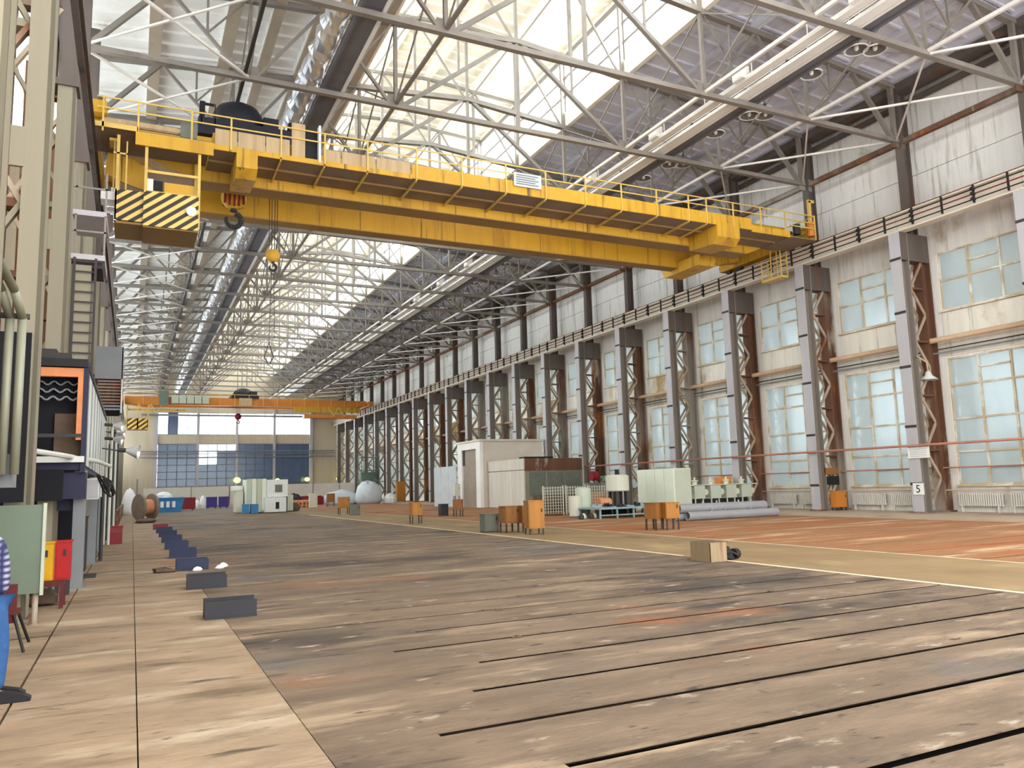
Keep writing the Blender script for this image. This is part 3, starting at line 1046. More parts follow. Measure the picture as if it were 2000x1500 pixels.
for i, Yk in enumerate([y for y in COLY if 18 < y < 70]):
    tag(MB().box(22.35, 22.75, Yk - 1.4, Yk - .8, ZB + .3, ZB + .85).box(22.5, 22.6, Yk - 1.2, Yk - 1.0, ZB + .85, ZB + .95).build('junction_box', m_white_steel, None, pivot=(22.5, Yk - 1.1, ZB + .3)),
        'white junction box on the roof cable tray, %s from the camera' % ORD[i], 'box', 'junction boxes on the roof cable tray')
# foil wrapped duct, crumpled
rd = random.Random(5)
n, rings = 16, 420
vs, fs = [], []
for k in range(rings + 1):
    yy = 8 + (YE - 12) * k / rings
    rr = 0.43 + rd.uniform(-.08, .05)
    for i in range(n):
        t = 2 * pi * i / n
        q = rr * (1 + rd.uniform(-.1, .1))
        vs.append((6.08 + q * cos(t), yy, ZB + .66 + q * sin(t)))
for k in range(rings):
    for i in range(n):
        j = (i + 1) % n
        fs.append((k * n + i, k * n + j, (k + 1) * n + j, (k + 1) * n + i))
tag(MB().add(vs, fs).build('foil_duct', m_foil, None, pivot=(6.15, 8, ZB + .58)), 'crumpled silver foil wrapped duct under the left half of the roof', 'duct')

# pendant lamps beside the right catwalk
def build_lamp():
    l = thing('pendant_lamp', '', 'lamp', (0, 0, 0), 'bell lamps hung right of the roof catwalk')
    MB().lathe((0, 0, 0), [(.05, .42), (.1, .4), (.14, .25), (.2, .2), (.42, 0), (.4, 0), (.18, .17), (.0, .2)], 14).build('reflector', m_lampdark, l, smooth=True)
    MB().lathe((0, 0, 0), [(.4, .0), (.46, -.015), (.46, .03), (.4, .03)], 18).build('reflector_rim', m_white_steel, l)
    MB().cyl((0, 0, .4), (0, 0, .6), .07, 8).build('lamp_socket', m_dark, l)
    MB().cyl((0, 0, .6), (0, 0, 1.1), .02, 6).build('hanger_rod', m_dark, l)
    MB().blob((0, 0, .1), (.1, .1, .14), 8, 6, flat=False).build('bulb', m_white_steel, l)
    return l


lp0 = None
for i, Yk in enumerate([y for y in COLY if 17 < y < 75]):
    for j, (dx, dy) in enumerate(((25.2, 1.3), (25.9, 1.0), (25.0, -2.6))):
        lb = '%s grey bell lamp of the trio hung beyond the %s roof truss on the right' % (('left', 'right', 'single')[j], ORD[i])
        pos = (dx, Yk + dy, ZB + .35)
        if lp0 is None:
            lp0 = build_lamp()
            lp0.location = pos
            lp0['label'] = lb
        else:
            copy_tree(lp0, pos, lb)
# bracket rails carrying the lamps
for i, Yk in enumerate([y for y in COLY if 17 < y < 75]):
    tag(MB().box(24.46, 26.1, Yk + 1.0, Yk + 1.06, ZB + 1.42, ZB + 1.5).box(24.46, 25.1, Yk - 2.63, Yk - 2.57, ZB + 1.42, ZB + 1.5).build('lamp_bracket', m_dark, None, pivot=(25, Yk, ZB + 1.4)),
        'thin dark lamp bracket by the %s roof truss on the right' % ORD[i], 'bracket', 'lamp brackets on the roof catwalk')

# ------------------------------------------------------------------ near bridge crane
CR = thing('bridge_crane', 'large yellow overhead bridge crane spanning the hall nearest the camera', 'crane', (15.6, 33, 13.9))


def girder(y0, y1, m, parent, far=False):
    poly = [(-1.3, 15.7), (-1.3, 14.75), (0.2, 14.5), (1.8, 13.9), (29.6, 13.9), (31.2, 14.5), (32.5, 14.75), (32.5, 15.7)]
    g = MB().prism_y(poly, y0, y1).build('girder', m, parent)
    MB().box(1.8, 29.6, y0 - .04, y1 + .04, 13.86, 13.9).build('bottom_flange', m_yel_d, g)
    for i in range(6):
        x = 4.5 + i * 4.8
        MB().box(x, x + .03, y0 - .012, y0, 13.92, 15.6).build('weld_seam', m_yel_d, g)
    return g


girder(31.35, 32.25, m_yel, CR)
girder(35.0, 35.65, m_yel, CR)
for x in (-1.75, 32.87):
    e = MB().box(x - .3, x + .3, 29.9, 36.9, 14.55, 15.3).build('end_carriage', m_yel, CR)
    for yy in (30.4, 31.3, 35.5, 36.4):
        MB().cyl((x - .08, yy, 14.62), (x + .08, yy, 14.62), .27, 14).build('wheel', m_dark, e)
    for yy, d in ((29.9, -1), (36.9, 1)):
        MB().cone((x, yy, 14.9), (x, yy + d * .28, 14.9), .16, .1, 10).build('buffer', m_black, e)
# platform along the near girder
pl = MB().box(2.2, 30.6, 29.17, 31.35, 14.33, 14.37).build('platform', m_plat, CR)
MB().box(2.2, 30.6, 30.2, 30.28, 14.25, 14.33).build('joist', m_yel_d, pl)
MB().box(9.9, 28.0, 29.13, 29.17, 14.34, 14.93).build('fascia_plate', m_yel, pl)
MB().box(2.2, 9.9, 29.12, 29.18, 14.3, 14.5).build('edge_channel', m_yel, pl)
MB().box(28.0, 30.6, 29.12, 29.2, 14.25, 14.6).build('edge_channel', m_yel, pl)
BX = [4.7, 6.35, 8.05, 10.1, 12.1, 14.15, 16.1, 18.15, 20.1, 22.1, 24.0, 25.1]
for x in BX:
    MB().bar((x, 29.2, 14.3), (x, 31.35, 14.22), .06, .1).bar((x, 29.15, 14.28), (x, 29.15, 14.5), .06).build('bracket', m_yel_lt, pl)
    MB().box(x - .03, x + .03, 29.08, 29.13, 14.35, 15.62).build('railing_post', m_yel_lt, pl)
for x in (26.8, 28.6, 30.3, 2.9, 1.55, -.2, -1.3):
    MB().box(x - .03, x + .03, 29.08, 29.13, 14.35, 15.62).build('railing_post', m_yel_lt, pl)
for z in (15.6, 15.22):
    MB().box(-1.5, 30.6, 29.09, 29.12, z - .025, z + .025).build('handrail', m_yel_lt, pl)
    MB().box(-1.5, 30.6, 36.9, 36.94, z + .2, z + .25).build('handrail', m_yel_lt, pl)
for z in (15.6, 15.2, 14.9):
    MB().bar((30.6, 29.1, z), (32.4, 29.1, z), .05).bar((32.4, 29.1, z), (32.4, 31.3, z), .05).build('handrail', m_yel_lt, pl)
MB().box(32.37, 32.43, 29.07, 29.13, 14.3, 15.65).build('railing_post', m_yel_lt, pl)
MB().box(30.6, 32.45, 29.12, 31.35, 14.28, 14.34).build('end_deck', m_plat, pl)
MB().box(-1.55, 2.2, 29.12, 31.35, 14.5, 14.56).build('end_deck', m_plat, pl)
MB().box(-1.55, -.2, 29.08, 29.16, 14.5, 14.68).build('edge_channel', m_yel_lt, pl)
MB().box(-.27, 2.3, 29.06, 29.14, 14.02, 14.5).build('fascia_plate', m_yel, pl)
# guard panels and switch cabinets on the platform
xs = [2.35, 3.15, 4.15, 5.05]
for a, b in zip(xs, xs[1:]):
    MB().box(a, b - .03, 29.14, 29.18, 14.5, 15.12).build('guard_panel', m_pale_panel, pl)
MB().box(5.1, 5.6, 29.14, 29.22, 14.5, 15.85).build('guard_panel', m_pale_panel, pl)
cb = MB().box(5.6, 6.15, 29.4, 29.9, 14.4, 15.8).build('switch_cabinet', m_black, pl)
MB().box(6.12, 6.2, 29.1, 29.4, 14.4, 15.9).build('cabinet_door', m_white_steel, cb)
for a, b in ((6.3, 7.0), (7.03, 8.4), (8.43, 9.85)):
    MB().box(a, b - .03, 29.14, 29.18, 14.5, 14.98 if a < 7 else 15.0).build('guard_panel', m_pale_panel, pl)
for a in (2.3, 4.6):
    MB().box(a, a + .6, 29.5, 30.0, 14.4, 15.1).build('switch_cabinet', m_yel, pl)
# big drive boxes at both ends of the near girder
for x0, x1 in ((3.1, 3.85), (25.7, 27.15)):
    poly = [(29.1, 14.5), (29.1, 13.75), (29.5, 13.45), (31.3, 13.6), (31.35, 14.5)]
    MB().prism_x(poly, x0, x1).build('drive_box', m_yel, CR)
tag(MB().prism_x([(33.0, 14.2), (33.2, 13.6), (36.2, 13.6), (36.6, 14.2)], 27.8, 29.0).build('drive_box', m_yel, CR))
# end structures
MB().prism_y([(-1.2, 14.4), (-.3, 14.25), (.15, 13.9), (.15, 13.1), (-.6, 13.3), (-1.25, 13.6)], 31.1, 31.3).build('end_plate', m_yel, CR)
MB().box(-1.9, -1.2, 29.3, 29.9, 15.1, 15.55).build('motor_box', m_yel, CR)
MB().cyl((-1.35, 29.6, 14.95), (1.2, 29.6, 14.95), .13, 10).build('drive_shaft', m_pale_panel, CR)
MB().box(1.2, 1.75, 29.4, 29.9, 14.7, 15.3).build('gearbox', m_greybox, CR)
MB().cyl((31.6, 29.6, 14.65), (31.6, 29.6, 15.2), .2, 10).build('gearbox', m_dark, CR)
MB().cyl((29.4, 29.7, 14.75), (31.3, 29.7, 14.75), .09, 8).build('drive_shaft', m_dark, CR)
MB().cyl((32.35, 29.35, 14.55), (32.35, 29.35, 15.35), .2, 12).build('brake_cylinder', m_orange, CR)
MB().box(32.2, 32.35, 29.2, 29.35, 15.35, 16.5).box(32.15, 32.6, 29.2, 29.3, 16.4, 16.55).build('limit_switch_post', m_yel_lt, CR)
# service basket on the right
bk = MB().box(31.9, 32.4, 31.2, 32.7, 12.78, 12.9).build('service_basket', m_yel_lt, CR)
for x in (31.92, 32.38):
    for yy in (31.22, 31.95, 32.68):
        MB().box(x - .025, x + .025, yy - .025, yy + .025, 12.9, 14.6 if yy < 32.5 else 14.0).build('basket_post', m_yel_lt, bk)
for z in (13.3, 13.7):
    MB().box(31.9, 31.94, 31.2, 32.7, z, z + .04).box(31.9, 32.4, 31.2, 31.24, z, z + .04).build('basket_rail', m_yel_lt, bk)
# operator's cab
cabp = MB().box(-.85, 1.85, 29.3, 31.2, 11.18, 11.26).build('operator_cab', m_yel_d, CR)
MB().box(.05, 1.84, 29.14, 29.2, 11.15, 12.4).build('striped_panel', m_stripes, cabp)
MB().box(-.85, .05, 29.3, 29.36, 11.3, 12.4).build('striped_panel', m_stripes, cabp)
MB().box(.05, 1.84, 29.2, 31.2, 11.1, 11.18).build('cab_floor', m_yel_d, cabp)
MB().box(-.85, -.8, 29.3, 31.2, 11.2, 12.4).build('side_panel', m_white_steel, cabp)
MB().box(1.8, 1.85, 29.2, 31.2, 11.2, 12.4).build('side_panel', m_yel, cabp)
MB().box(-.85, 1.85, 31.15, 31.2, 11.2, 14.0).build('back_panel', m_plat, cabp)
for x, yy in ((.1, 29.2), (1.84, 29.2), (-.8, 29.4), (1.84, 31.1), (-.8, 31.1)):
    MB().box(x - .05, x + .05, yy - .05, yy + .05, 11.2, 14.4).build('cab_post', m_yel_lt, cabp)
MB().box(.1, 1.84, 29.17, 29.23, 13.1, 13.2).box(.1, 1.84, 29.17, 29.23, 12.38, 12.44).build('cab_rail', m_yel_lt, cabp)
MB().box(.7, 1.7, 29.3, 29.34, 12.44, 12.85).build('cab_window_panel', m_yel, cabp)
MB().box(.35, .65, 29.5, 29.9, 12.44, 12.95).build('control_chair', m_black, cabp)
MB().box(.15, .34, 29.25, 29.3, 12.44, 12.9).build('window_pane', m_white_steel, cabp)
MB().box(-1.1, -.85, 29.7, 30.4, 14.3, 14.4).box(-.95, -.9, 29.7, 29.75, 12.2, 14.3).box(-.55, -.5, 29.35, 29.4, 12.4, 14.2).box(-.95, -.5, 29.35, 29.4, 13.7, 13.76).build('cab_ladder', m_yel_lt, cabp)
MB().cone((1.6, 29.15, 11.85), (1.6, 29.0, 11.8), .1, .17, 12).build('floodlight', m_silver, cabp)
MB().box(-1.3, -.85, 29.5, 30.2, 12.05, 12.35).build('side_step', m_white_steel, cabp)
# warning sign
sg = MB().box(14.5, 15.85, 29.04, 29.06, 14.68, 15.3).build('notice_board', m_sign, CR)
for i in range(5):
    z = 15.2 - i * .1
    MB().box(14.6, 15.55 + .15 * (i % 2 == 0), 29.03, 29.04, z - .02, z + .02).build('notice_line', m_ink, sg)

# trolley
TR = thing('crane_trolley', 'dark navy hoist trolley with domed motor cover on top of the near crane', 'trolley', (4, 33.7, 15.7))
MB().box(1.9, 6.0, 31.5, 36.0, 15.92, 16.6).build('trolley_frame', m_navy, TR)
for x in (2.6, 5.3):
    for yy in (31.8, 35.3):
        MB().cyl((x, yy - .1, 15.9), (x, yy + .1, 15.9), .2, 12).build('wheel', m_dark, TR)
prof = [(0.98, 0), (1.02, .45), (.98, .75), (.82, 1.0), (.5, 1.18), (0.0, 1.24)]
MB().lathe((3.5, 32.6, 16.6), prof, 20).build('motor_cover', m_navy, TR, smooth=True)
MB().cyl((2.0, 33.9, 17.0), (5.6, 33.9, 17.0), .42, 16).build('rope_drum', m_black, TR)
MB().box(4.4, 5.0, 31.7, 32.6, 16.6, 17.1).build('gearbox', m_navy, TR)
MB().box(1.95, 2.15, 31.6, 31.9, 16.6, 17.3).box(2.15, 2.5, 31.7, 31.75, 17.2, 17.3).build('limit_switch', m_black, TR)
MB().cyl((5.4, 31.7, 16.75), (6.0, 31.7, 16.75), .28, 12).build('motor', m_black, TR)
for x in (2.0, 2.5):
    MB().box(x, x + .04, 31.5, 31.54, 16.25, 17.2).build('railing_post', m_black, TR)


def hook_block(x, y, ztopb, rope_top, r, m_body, label, hr, stripes=False):
    h = thing('hook_block', label, 'hook', (x, y, ztopb))
    b = MB().blob((x, y, ztopb - r * .9), (r, r * .6, r * .95), 16, 10, flat=False).build('sheave_housing', m_body, h, smooth=True)
    if stripes:
        for k in range(-2, 3):
            dx = k * r * .36
            hh = math.sqrt(max(.05, 1 - (dx / r) ** 2)) * r * .92
            MB().box(x + dx - .04, x + dx + .04, y - r * .63, y + r * .63, ztopb - r * .9 - hh * .8, ztopb - r * .9 + hh * .8).build('sheave_stripe', m_maroon, b)
    for dx in (-.55, -.2, .2, .55):
        MB().cyl((x + dx * r, y, ztopb - r * .6), (x + dx * r, y, rope_top), .018, 6).build('rope', m_dark, h)
    zc = ztopb - 2 * r - hr * .9
    MB().cyl((x, y, ztopb - 1.8 * r), (x, y, zc + hr * .9), hr * .35, 10).build('hook_shank', m_dark, h)
    pts = []
    for k in range(15):
        t = radians(80 - k * 20)
        pts.append((x + cos(t) * hr * .72, y, zc + sin(t) * hr * .72))
    hk = MB()
    for k, (a, c) in enumerate(zip(pts, pts[1:])):
        ra = hr * (.34 - .012 * k)
        hk.cone(a, c, ra, ra - .01, 10)
    hk.build('hook', m_dark, h, smooth=True)
    return h, zc


hook_block(3.5, 33.6, 14.62, 15.9, .52, m_yel, 'big striped hook block hanging from the near crane, left of the small hook', .42, True)
h2, zc2 = hook_block(5.1, 33.4, 12.05, 15.9, .3, m_yel, 'small yellow hook block hanging below the near crane with long chains', .2)
ch = thing('lifting_chain', 'pair of long thin sling chains hanging from the small yellow hook', 'chain', (5.1, 33.4, zc2))
MB().bar((5.06, 33.4, zc2 - .1), (4.98, 33.4, 8.0), .025).build('chain_leg', m_dark, ch)
MB().bar((5.14, 33.4, zc2 - .1), (5.2, 33.4, 8.2), .025).build('chain_leg', m_dark, ch)
MB().bar((4.98, 33.4, 8.0), (4.8, 33.4, 7.4), .04).bar((4.98, 33.4, 8.0), (5.16, 33.4, 7.4), .04).bar((4.8, 33.4, 7.4), (4.95, 33.4, 7.1), .04).bar((5.16, 33.4, 7.4), (5.02, 33.4, 7.1), .04).build('grab_hook', m_dark, ch)

# ------------------------------------------------------------------ far bridge crane
FC = thing('bridge_crane', 'orange overhead bridge crane far away in front of the end wall', 'crane', (15.6, 121, 14))
poly = [(-1.3, 15.4), (-1.3, 14.7), (1.0, 14.3), (30.0, 14.3), (32.5, 14.7), (32.5, 15.4)]
MB().prism_y(poly, 119, 119.9).build('girder', m_orange, FC)
MB().prism_y(poly, 122.5, 123.2).build('girder', m_orange, FC)
MB().box(21.5, 31.5, 118.9, 119, 13.5, 14.3).build('drive_box', m_yel, FC)
MB().box(23, 31, 118.9, 120.5, 12.7, 13.2).build('lower_beam', m_orange, FC)
MB().box(-1, 6.5, 118.8, 119, 13.4, 13.65).build('edge_channel', m_yel, FC)
for x in (-1.75, 32.87):
    MB().box(x - .3, x + .3, 117.5, 124.5, 14.45, 15.2).build('end_carriage', m_orange, FC)
for i in range(16):
    x = 1 + i * 2
    MB().box(x - .03, x + .03, 118.7, 118.76, 14.3, 15.9).build('railing_post', m_yel_lt, FC)
MB().box(-1, 31, 118.7, 118.76, 15.85, 15.92).build('handrail', m_yel_lt, FC)
MB().box(3.0, 4.2, 118.5, 119, 14.2, 16.2).build('switch_cabinet', m_greenboard, FC)
for i in range(5):
    MB().box(4.6 + i * 1.0, 5.5 + i * 1.0, 118.5, 119, 14.5, 15.6).build('switch_cabinet', m_sage, FC)
for xa, xb in ((0.5, 2.0), (2.0, 3.4), (26.6, 28.2), (28.2, 29.8)):
    MB().bar((xa, 118.8, 14.3), ((xa + xb) / 2, 118.8, 13.0), .12).bar((xb, 118.8, 14.3), ((xa + xb) / 2, 118.8, 13.0), .12).build('support_strut', m_yel_lt, FC)
m_stripes_far = stripe_mat('far_hazard_stripes', (236, 190, 84), (70, 50, 22), 0.5, 2.4, -3.05)
c2 = MB().box(-.9, 1.7, 118.8, 121, 10.8, 10.95).build('operator_cab', m_yel_d, FC)
MB().box(-.9, 1.7, 118.7, 118.8, 10.8, 12.3).build('striped_panel', m_stripes_far, c2)
for x in (-.9, .4, 1.7):
    MB().box(x - .08, x + .08, 118.7, 118.86, 10.9, 14.2).build('cab_post', m_yel_lt, c2)
T2 = thing('crane_trolley', 'dark trolley on top of the far orange crane', 'trolley', (14.5, 121, 15.4))
MB().box(12.6, 16.4, 118.8, 123.4, 15.42, 15.9).build('trolley_frame', m_navy, T2)
MB().blob((14.4, 120.5, 16.1), (1.5, 1.3, 1.0), 14, 8).build('motor_cover', m_navy, T2, smooth=True)
MB().box(15.2, 16.2, 119.2, 120.2, 15.9, 16.5).build('motor', m_navy, T2)
MB().box(13.6, 15.4, 118.6, 118.7, 14.3, 15.4).build('pale_plate', m_pale_panel, T2)
hook_block(13.8, 121.3, 13.4, 15.5, .5, m_maroon, 'tiny dark hook block hanging from the far orange crane', .3)

# ------------------------------------------------------------------ left columns
def build_leftcol(label):
    c = thing('crane_column', label, 'column', (-1.68, 0, 0), 'beige columns along the left side')
    f = MB().box(-1.7, -1.36, -.25, -.2, 0, 10.6).box(-1.7, -1.36, .2, .25, 0, 10.6).box(-1.56, -1.5, -.2, .2, 0, 10.6)
    f.build('front_chord', m_leftcol, c)
    MB().box(-1.42, -1.36, -.25, .25, 0, 10.6).build('front_flange', m_leftcol, c)
    MB().box(-2.85, -2.55, -.22, .22, 0, 13.2).build('rear_chord', m_rust, c)
    n = 8
    p = 12.0 / n
    for i in range(n):
        za, zb = .4 + i * p, .4 + (i + 1) * p
        a, b = ((-1.7, za), (-2.55, zb)) if i % 2 == 0 else ((-2.55, za), (-1.7, zb))
        MB().bar((a[0], -.1, a[1]), (b[0], -.1, b[1]), .08, .14, up=(0, 1, 0)).build('lattice_bar', m_lattice if i % 3 else m_leftcol, c)
        if i % 2:
            MB().box(-2.55, -1.7, -.15, .15, zb - .07, zb + .07).build('batten', m_leftcol if i % 4 == 1 else m_rust, c)
    MB().box(-1.9, -1.68, -.27, -.2, 6.95, 7.6).build('gusset', m_leftcol, c)
    MB().box(-2.0, -1.3, -.3, .3, 10.6, 10.75).build('cap_plate', m_upcol, c)
    MB().box(-2.1, -1.75, -.2, .2, 10.75, 21).build('upper_shaft', m_upcol, c)
    MB().bar((-1.45, 0, 10.75), (-1.8, 0, 13.3), .3, .3).build('runway_bracket', m_upcol, c)
    MB().box(-3.0, -1.3, -.35, .35, 0, .06).build('base_plate', m_rust, c)
    return c


l0 = None
for i, Yk in enumerate(LCOLY[1:]):
    lb = '%s beige steel crane column on the left side, counted from the camera' % ORD[i]
    if l0 is None:
        l0 = build_leftcol(lb)
        l0.location = (-1.68, Yk, 0)
    else:
        copy_tree(l0, (-1.68, Yk, 0), lb)

# stair landings and ladder by the second column
ld = thing('stair_landing', 'grey steel stair landing beside the left columns below the crane cab', 'landing', (-1.0, 19.6, 7))
for z in (7.1, 8.1):
    MB().box(-1.36, -.7, 19.0, 20.6, z - .12, z).build('landing_deck', m_colface, ld)
    for x in (-1.3, -.72):
        MB().box(x - .02, x + .02, 19.0, 19.04, z, z + .9).build('railing_post', m_truss, ld)
    MB().box(-1.36, -.7, 19.0, 19.03, z + .5, z + .54).build('railing_bar', m_truss, ld)
MB().box(-1.36, -.75, 19.2, 20.4, 6.85, 6.98).build('dark_soffit', m_dark, ld)
la = thing('wall_ladder', 'dark steel ladder below the stair landing on the left', 'ladder', (-1.05, 18.95, 4.6))
for x in (-1.28, -.87):
    MB().box(x - .025, x + .025, 18.93, 18.97, 4.5, 7.0).build('ladder_rail', m_dark, la)
for i in range(11):
    MB().box(-1.28, -.87, 18.94, 18.96, 4.65 + i * .225, 4.68 + i * .225).build('rung', m_dark, la)
tag(MB().box(-1.36, -.95, 19.0, 19.05, 4.5, 6.85).build('ladder_backing', m_leftcol, None, pivot=(-1.1, 19, 4.5)), 'beige sheet behind the dark ladder on the left', 'panel')

# ------------------------------------------------------------------ mezzanine room on the left
MZ = thing('control_room', 'raised control room with an open orange framed window on the left side', 'room', (-1.7, 24, 2.5))
Y0 = 17.9
MB().box(-2.9, -.9, Y0, 30, 2.35, 2.5).build('room_floor', m_navybeam, MZ)
MB().box(-2.9, -.88, Y0 - .1, 30, 4.42, 4.58).build('room_roof', m_black, MZ)
MB().box(-2.9, -1.95, Y0, Y0 + .1, 2.5, 4.42).build('front_wall', m_leftcol, MZ)
MB().box(-1.95, -1.78, Y0 - .05, Y0 + .1, 2.2, 4.4).build('white_jamb', m_white_steel, MZ)
fr = MB().box(-1.78, -.95, Y0 - .04, Y0 + .1, 4.22, 4.4).box(-1.05, -.95, Y0 - .04, Y0 + .1, 2.95, 4.22).build('window_surround', m_wood_or, MZ)
MB().box(-.95, -.86, Y0 - .05, Y0 + .12, 2.3, 4.45).build('corner_post', m_navybeam, MZ)
MB().box(-2.0, -.9, Y0 - .06, Y0 - .02, 3.0, 3.07).build('guard_bar', m_dark, MZ)
MB().box(-1.95, -.88, Y0 - .12, Y0 + .05, 2.5, 2.62).build('sill_beam', m_siding, MZ)
MB().box(-2.9, -.95, Y0 + .34, Y0 + .38, 2.5, 4.42).build('interior_shade_sheet', m_ind, MZ)  # near-black sheet standing in for the unlit room interior
MB().box(-1.45, -.97, Y0 + .27, Y0 + .31, 2.62, 3.5).build('wooden_board', m_debris, MZ)
for i in range(3):
    z = 4.12 - i * .16
    pts = []
    b = MB()
    for k in range(16):
        xa = -1.78 + k * .05
        b.bar((xa, Y0 + .3 - i * .06, z + .04 * sin(k * 1.35)), (xa + .05, Y0 + .3 - i * .06, z + .04 * sin((k + 1) * 1.35)), .09, .03)
    b.build('corrugated_sheet', m_greypost, MZ)
nsd = 24
for i in range(nsd):
    ya = Y0 + .15 + i * .5
    MB().box(-.92, -.87, ya, ya + .47, 2.45, 4.35).build('siding_board', m_siding if i % 3 else m_greypost, MZ)
MB().box(-.95, -.84, Y0, 30, 4.35, 4.44).build('roof_edge', m_black, MZ)
# debris on its roof
tag(MB().box(-1.95, -1.2, Y0 - .05, Y0 + .38, 4.58, 4.7).box(-1.9, -1.45, Y0, Y0 + .36, 4.7, 4.78).build('plank_stack', m_dark, None, pivot=(-1.6, Y0 + .5, 4.58)), 'dark planks lying on the control room roof', 'planks')
# carrying frame
for i, Yp in enumerate((18.2, 24.3, 30.0)):
    tag(MB().box(-1.06, -.84, Yp, Yp + .25, 0, 2.35).box(-1.12, -.78, Yp - .05, Yp + .3, 0, .03).build('support_post', m_greypost, None, pivot=(-.95, Yp + .12, 0)),
        ['grey steel post under the near corner of the control room', 'grey steel post under the middle of the control room', 'grey steel post under the far end of the control room'][i], 'post', 'posts under the control room')
tag(MB().box(-3.3, -.84, Y0 + .1, Y0 + .4, 1.78, 2.3).box(-3.3, -1.05, Y0 + .5, Y0 + .7, 1.55, 2.3).build('cross_beam', m_navybeam, None, pivot=(-2, Y0 + .2, 1.8)), 'dark blue beam under the control room window', 'beam')
tag(MB().box(-2.1, -1.5, Y0 + .06, Y0 + .1, 1.95, 2.1).build('beam_plate', m_maroon, None, pivot=(-1.8, Y0 + .08, 1.95)), 'dull red plate on the dark blue beam', 'plate')
# white pipes in front
tag(MB().tube([(-1.75, 14.6, 2.62), (-1.2, 17.0, 2.6), (-.75, 20.5, 2.62), (-.55, 24, 2.62)], .05, 8).build('white_pipe', m_siding, None, pivot=(-1, 18, 2.6)), 'slender white pipe slanting past the control room sill', 'pipe')
# vertical pipes at the left edge
tag(MB().cyl((-1.62, 11.0, 2.0), (-1.62, 11.0, 4.0), .12, 14).cone((-1.62, 11, 4.0), (-1.62, 11, 4.3), .12, .05).build('vent_pipe', m_navybeam, None, pivot=(-1.6, 11, 2), smooth=True), 'thick dark navy vertical pipe at the left edge of the photo', 'pipe')
for x, lb in ((-1.4, 'left of two slim grey green pipes bending inward at the left edge'), (-1.27, 'right of two slim grey green pipes bending inward at the left edge')):
    tag(MB().tube([(x, 11.0, 2.1), (x, 11.0, 4.0), (x - .05, 10.6, 4.25), (x - .35, 9.2, 4.9)], .05, 10).build('vent_pipe', m_pipegreen, None, pivot=(x, 11, 2.1), smooth=True), lb, 'pipe')
tag(MB().box(-1.8, -1.2, 11.02, 11.08, 4.0, 4.06).build('pipe_bracket', m_dark, None, pivot=(-1.5, 11, 4)), 'dark bracket bar holding the pipes at the left edge', 'bracket')
tag(MB().box(-1.9, -1.3, 11.1, 11.5, 1.95, 2.35).build('junction_box', m_greypost, None, pivot=(-1.6, 11.3, 1.95)), 'light grey box below the dark pipe at the left edge', 'box')

tag(MB().box(-3.3, -1.44, 13.6, 13.66, 1.76, 4.3).build('shade_sheet', m_ind, None, pivot=(-2, 13.6, 1.76)), 'added dark sheet for the shade behind the vertical pipes at the left edge', 'sheet')  # added sheet, its dark colour paints the shadow between the pipes
tag(MB().box(-3.3, -1.2, 17.4, 17.5, 1.75, 2.35).build('shade_panel', m_ind, None, pivot=(-2, 17.5, 1.75)), 'added dark panel for the shade above the green board beside the blue beam', 'screen')  # added panel, coloured dark as the shade below the room
tag(MB().box(-3.3, -1.1, 19.3, 19.4, 0, 1.9).build('shade_panel', m_ind, None, pivot=(-2, 19.3, 0)), 'added dark panel for the shade behind the red cabinet under the control room', 'screen')  # lower added panel, darkness under the room put into its colour
# ventilation unit hanging beyond the room
vu = thing('ventilation_unit', 'tall grey ventilation unit with brown louvres on the left columns', 'ventilator', (-.85, 32, 5))
MB().box(-1.3, -.42, 30.6, 32.5, 5.9, 7.05).build('unit_housing', m_greypost, vu)
for i in range(10):
    z = 4.8 + i * .11
    MB().box(-1.2, -.44, 30.65, 32.4, z, z + .07).build('louvre', m_rust if i > 1 else m_greypost, vu)
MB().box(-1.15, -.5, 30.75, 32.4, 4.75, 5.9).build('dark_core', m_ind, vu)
for yy in (31.0, 32.2):
    MB().box(-3.4, -1.1, yy, yy + .1, 6.0, 6.1).build('wall_bracket', m_dark, vu)
MB().box(-.46, -.41, 30.6, 30.66, 4.7, 7.05).build('edge_angle', m_siding, vu)
# lamps on arms along the left
def arm_lamp(x, y, z, r, label):
    l = thing('arm_lamp', label, 'lamp', (x, y, z), 'silver reflector lamps along the left side')
    MB().cone((x, y, z), (x + r * 1.6, y - r * .3, z - r * .25), r * .3, r, 16, caps=False).build('reflector', m_silver, l, smooth=True)
    MB().cyl((x - .25, y, z + .02), (x, y, z), r * .3, 8).build('lamp_socket', m_dark, l)
    MB().bar((x - .25, y, z), (-1.36, y, z + .15), .04).build('arm', m_dark, l)


arm_lamp(-.2, 27.0, 3.2, .22, 'bright silver reflector lamp sticking out on the left, above the far walkway')
for i, (y_, z_) in enumerate(((28.5, 4.1), (29.2, 3.7), (34.6, 4.3))):
    arm_lamp(-.62, y_, z_, .17, 'small silver reflector lamp on the left, %s along the lamp row' % ORD[i])
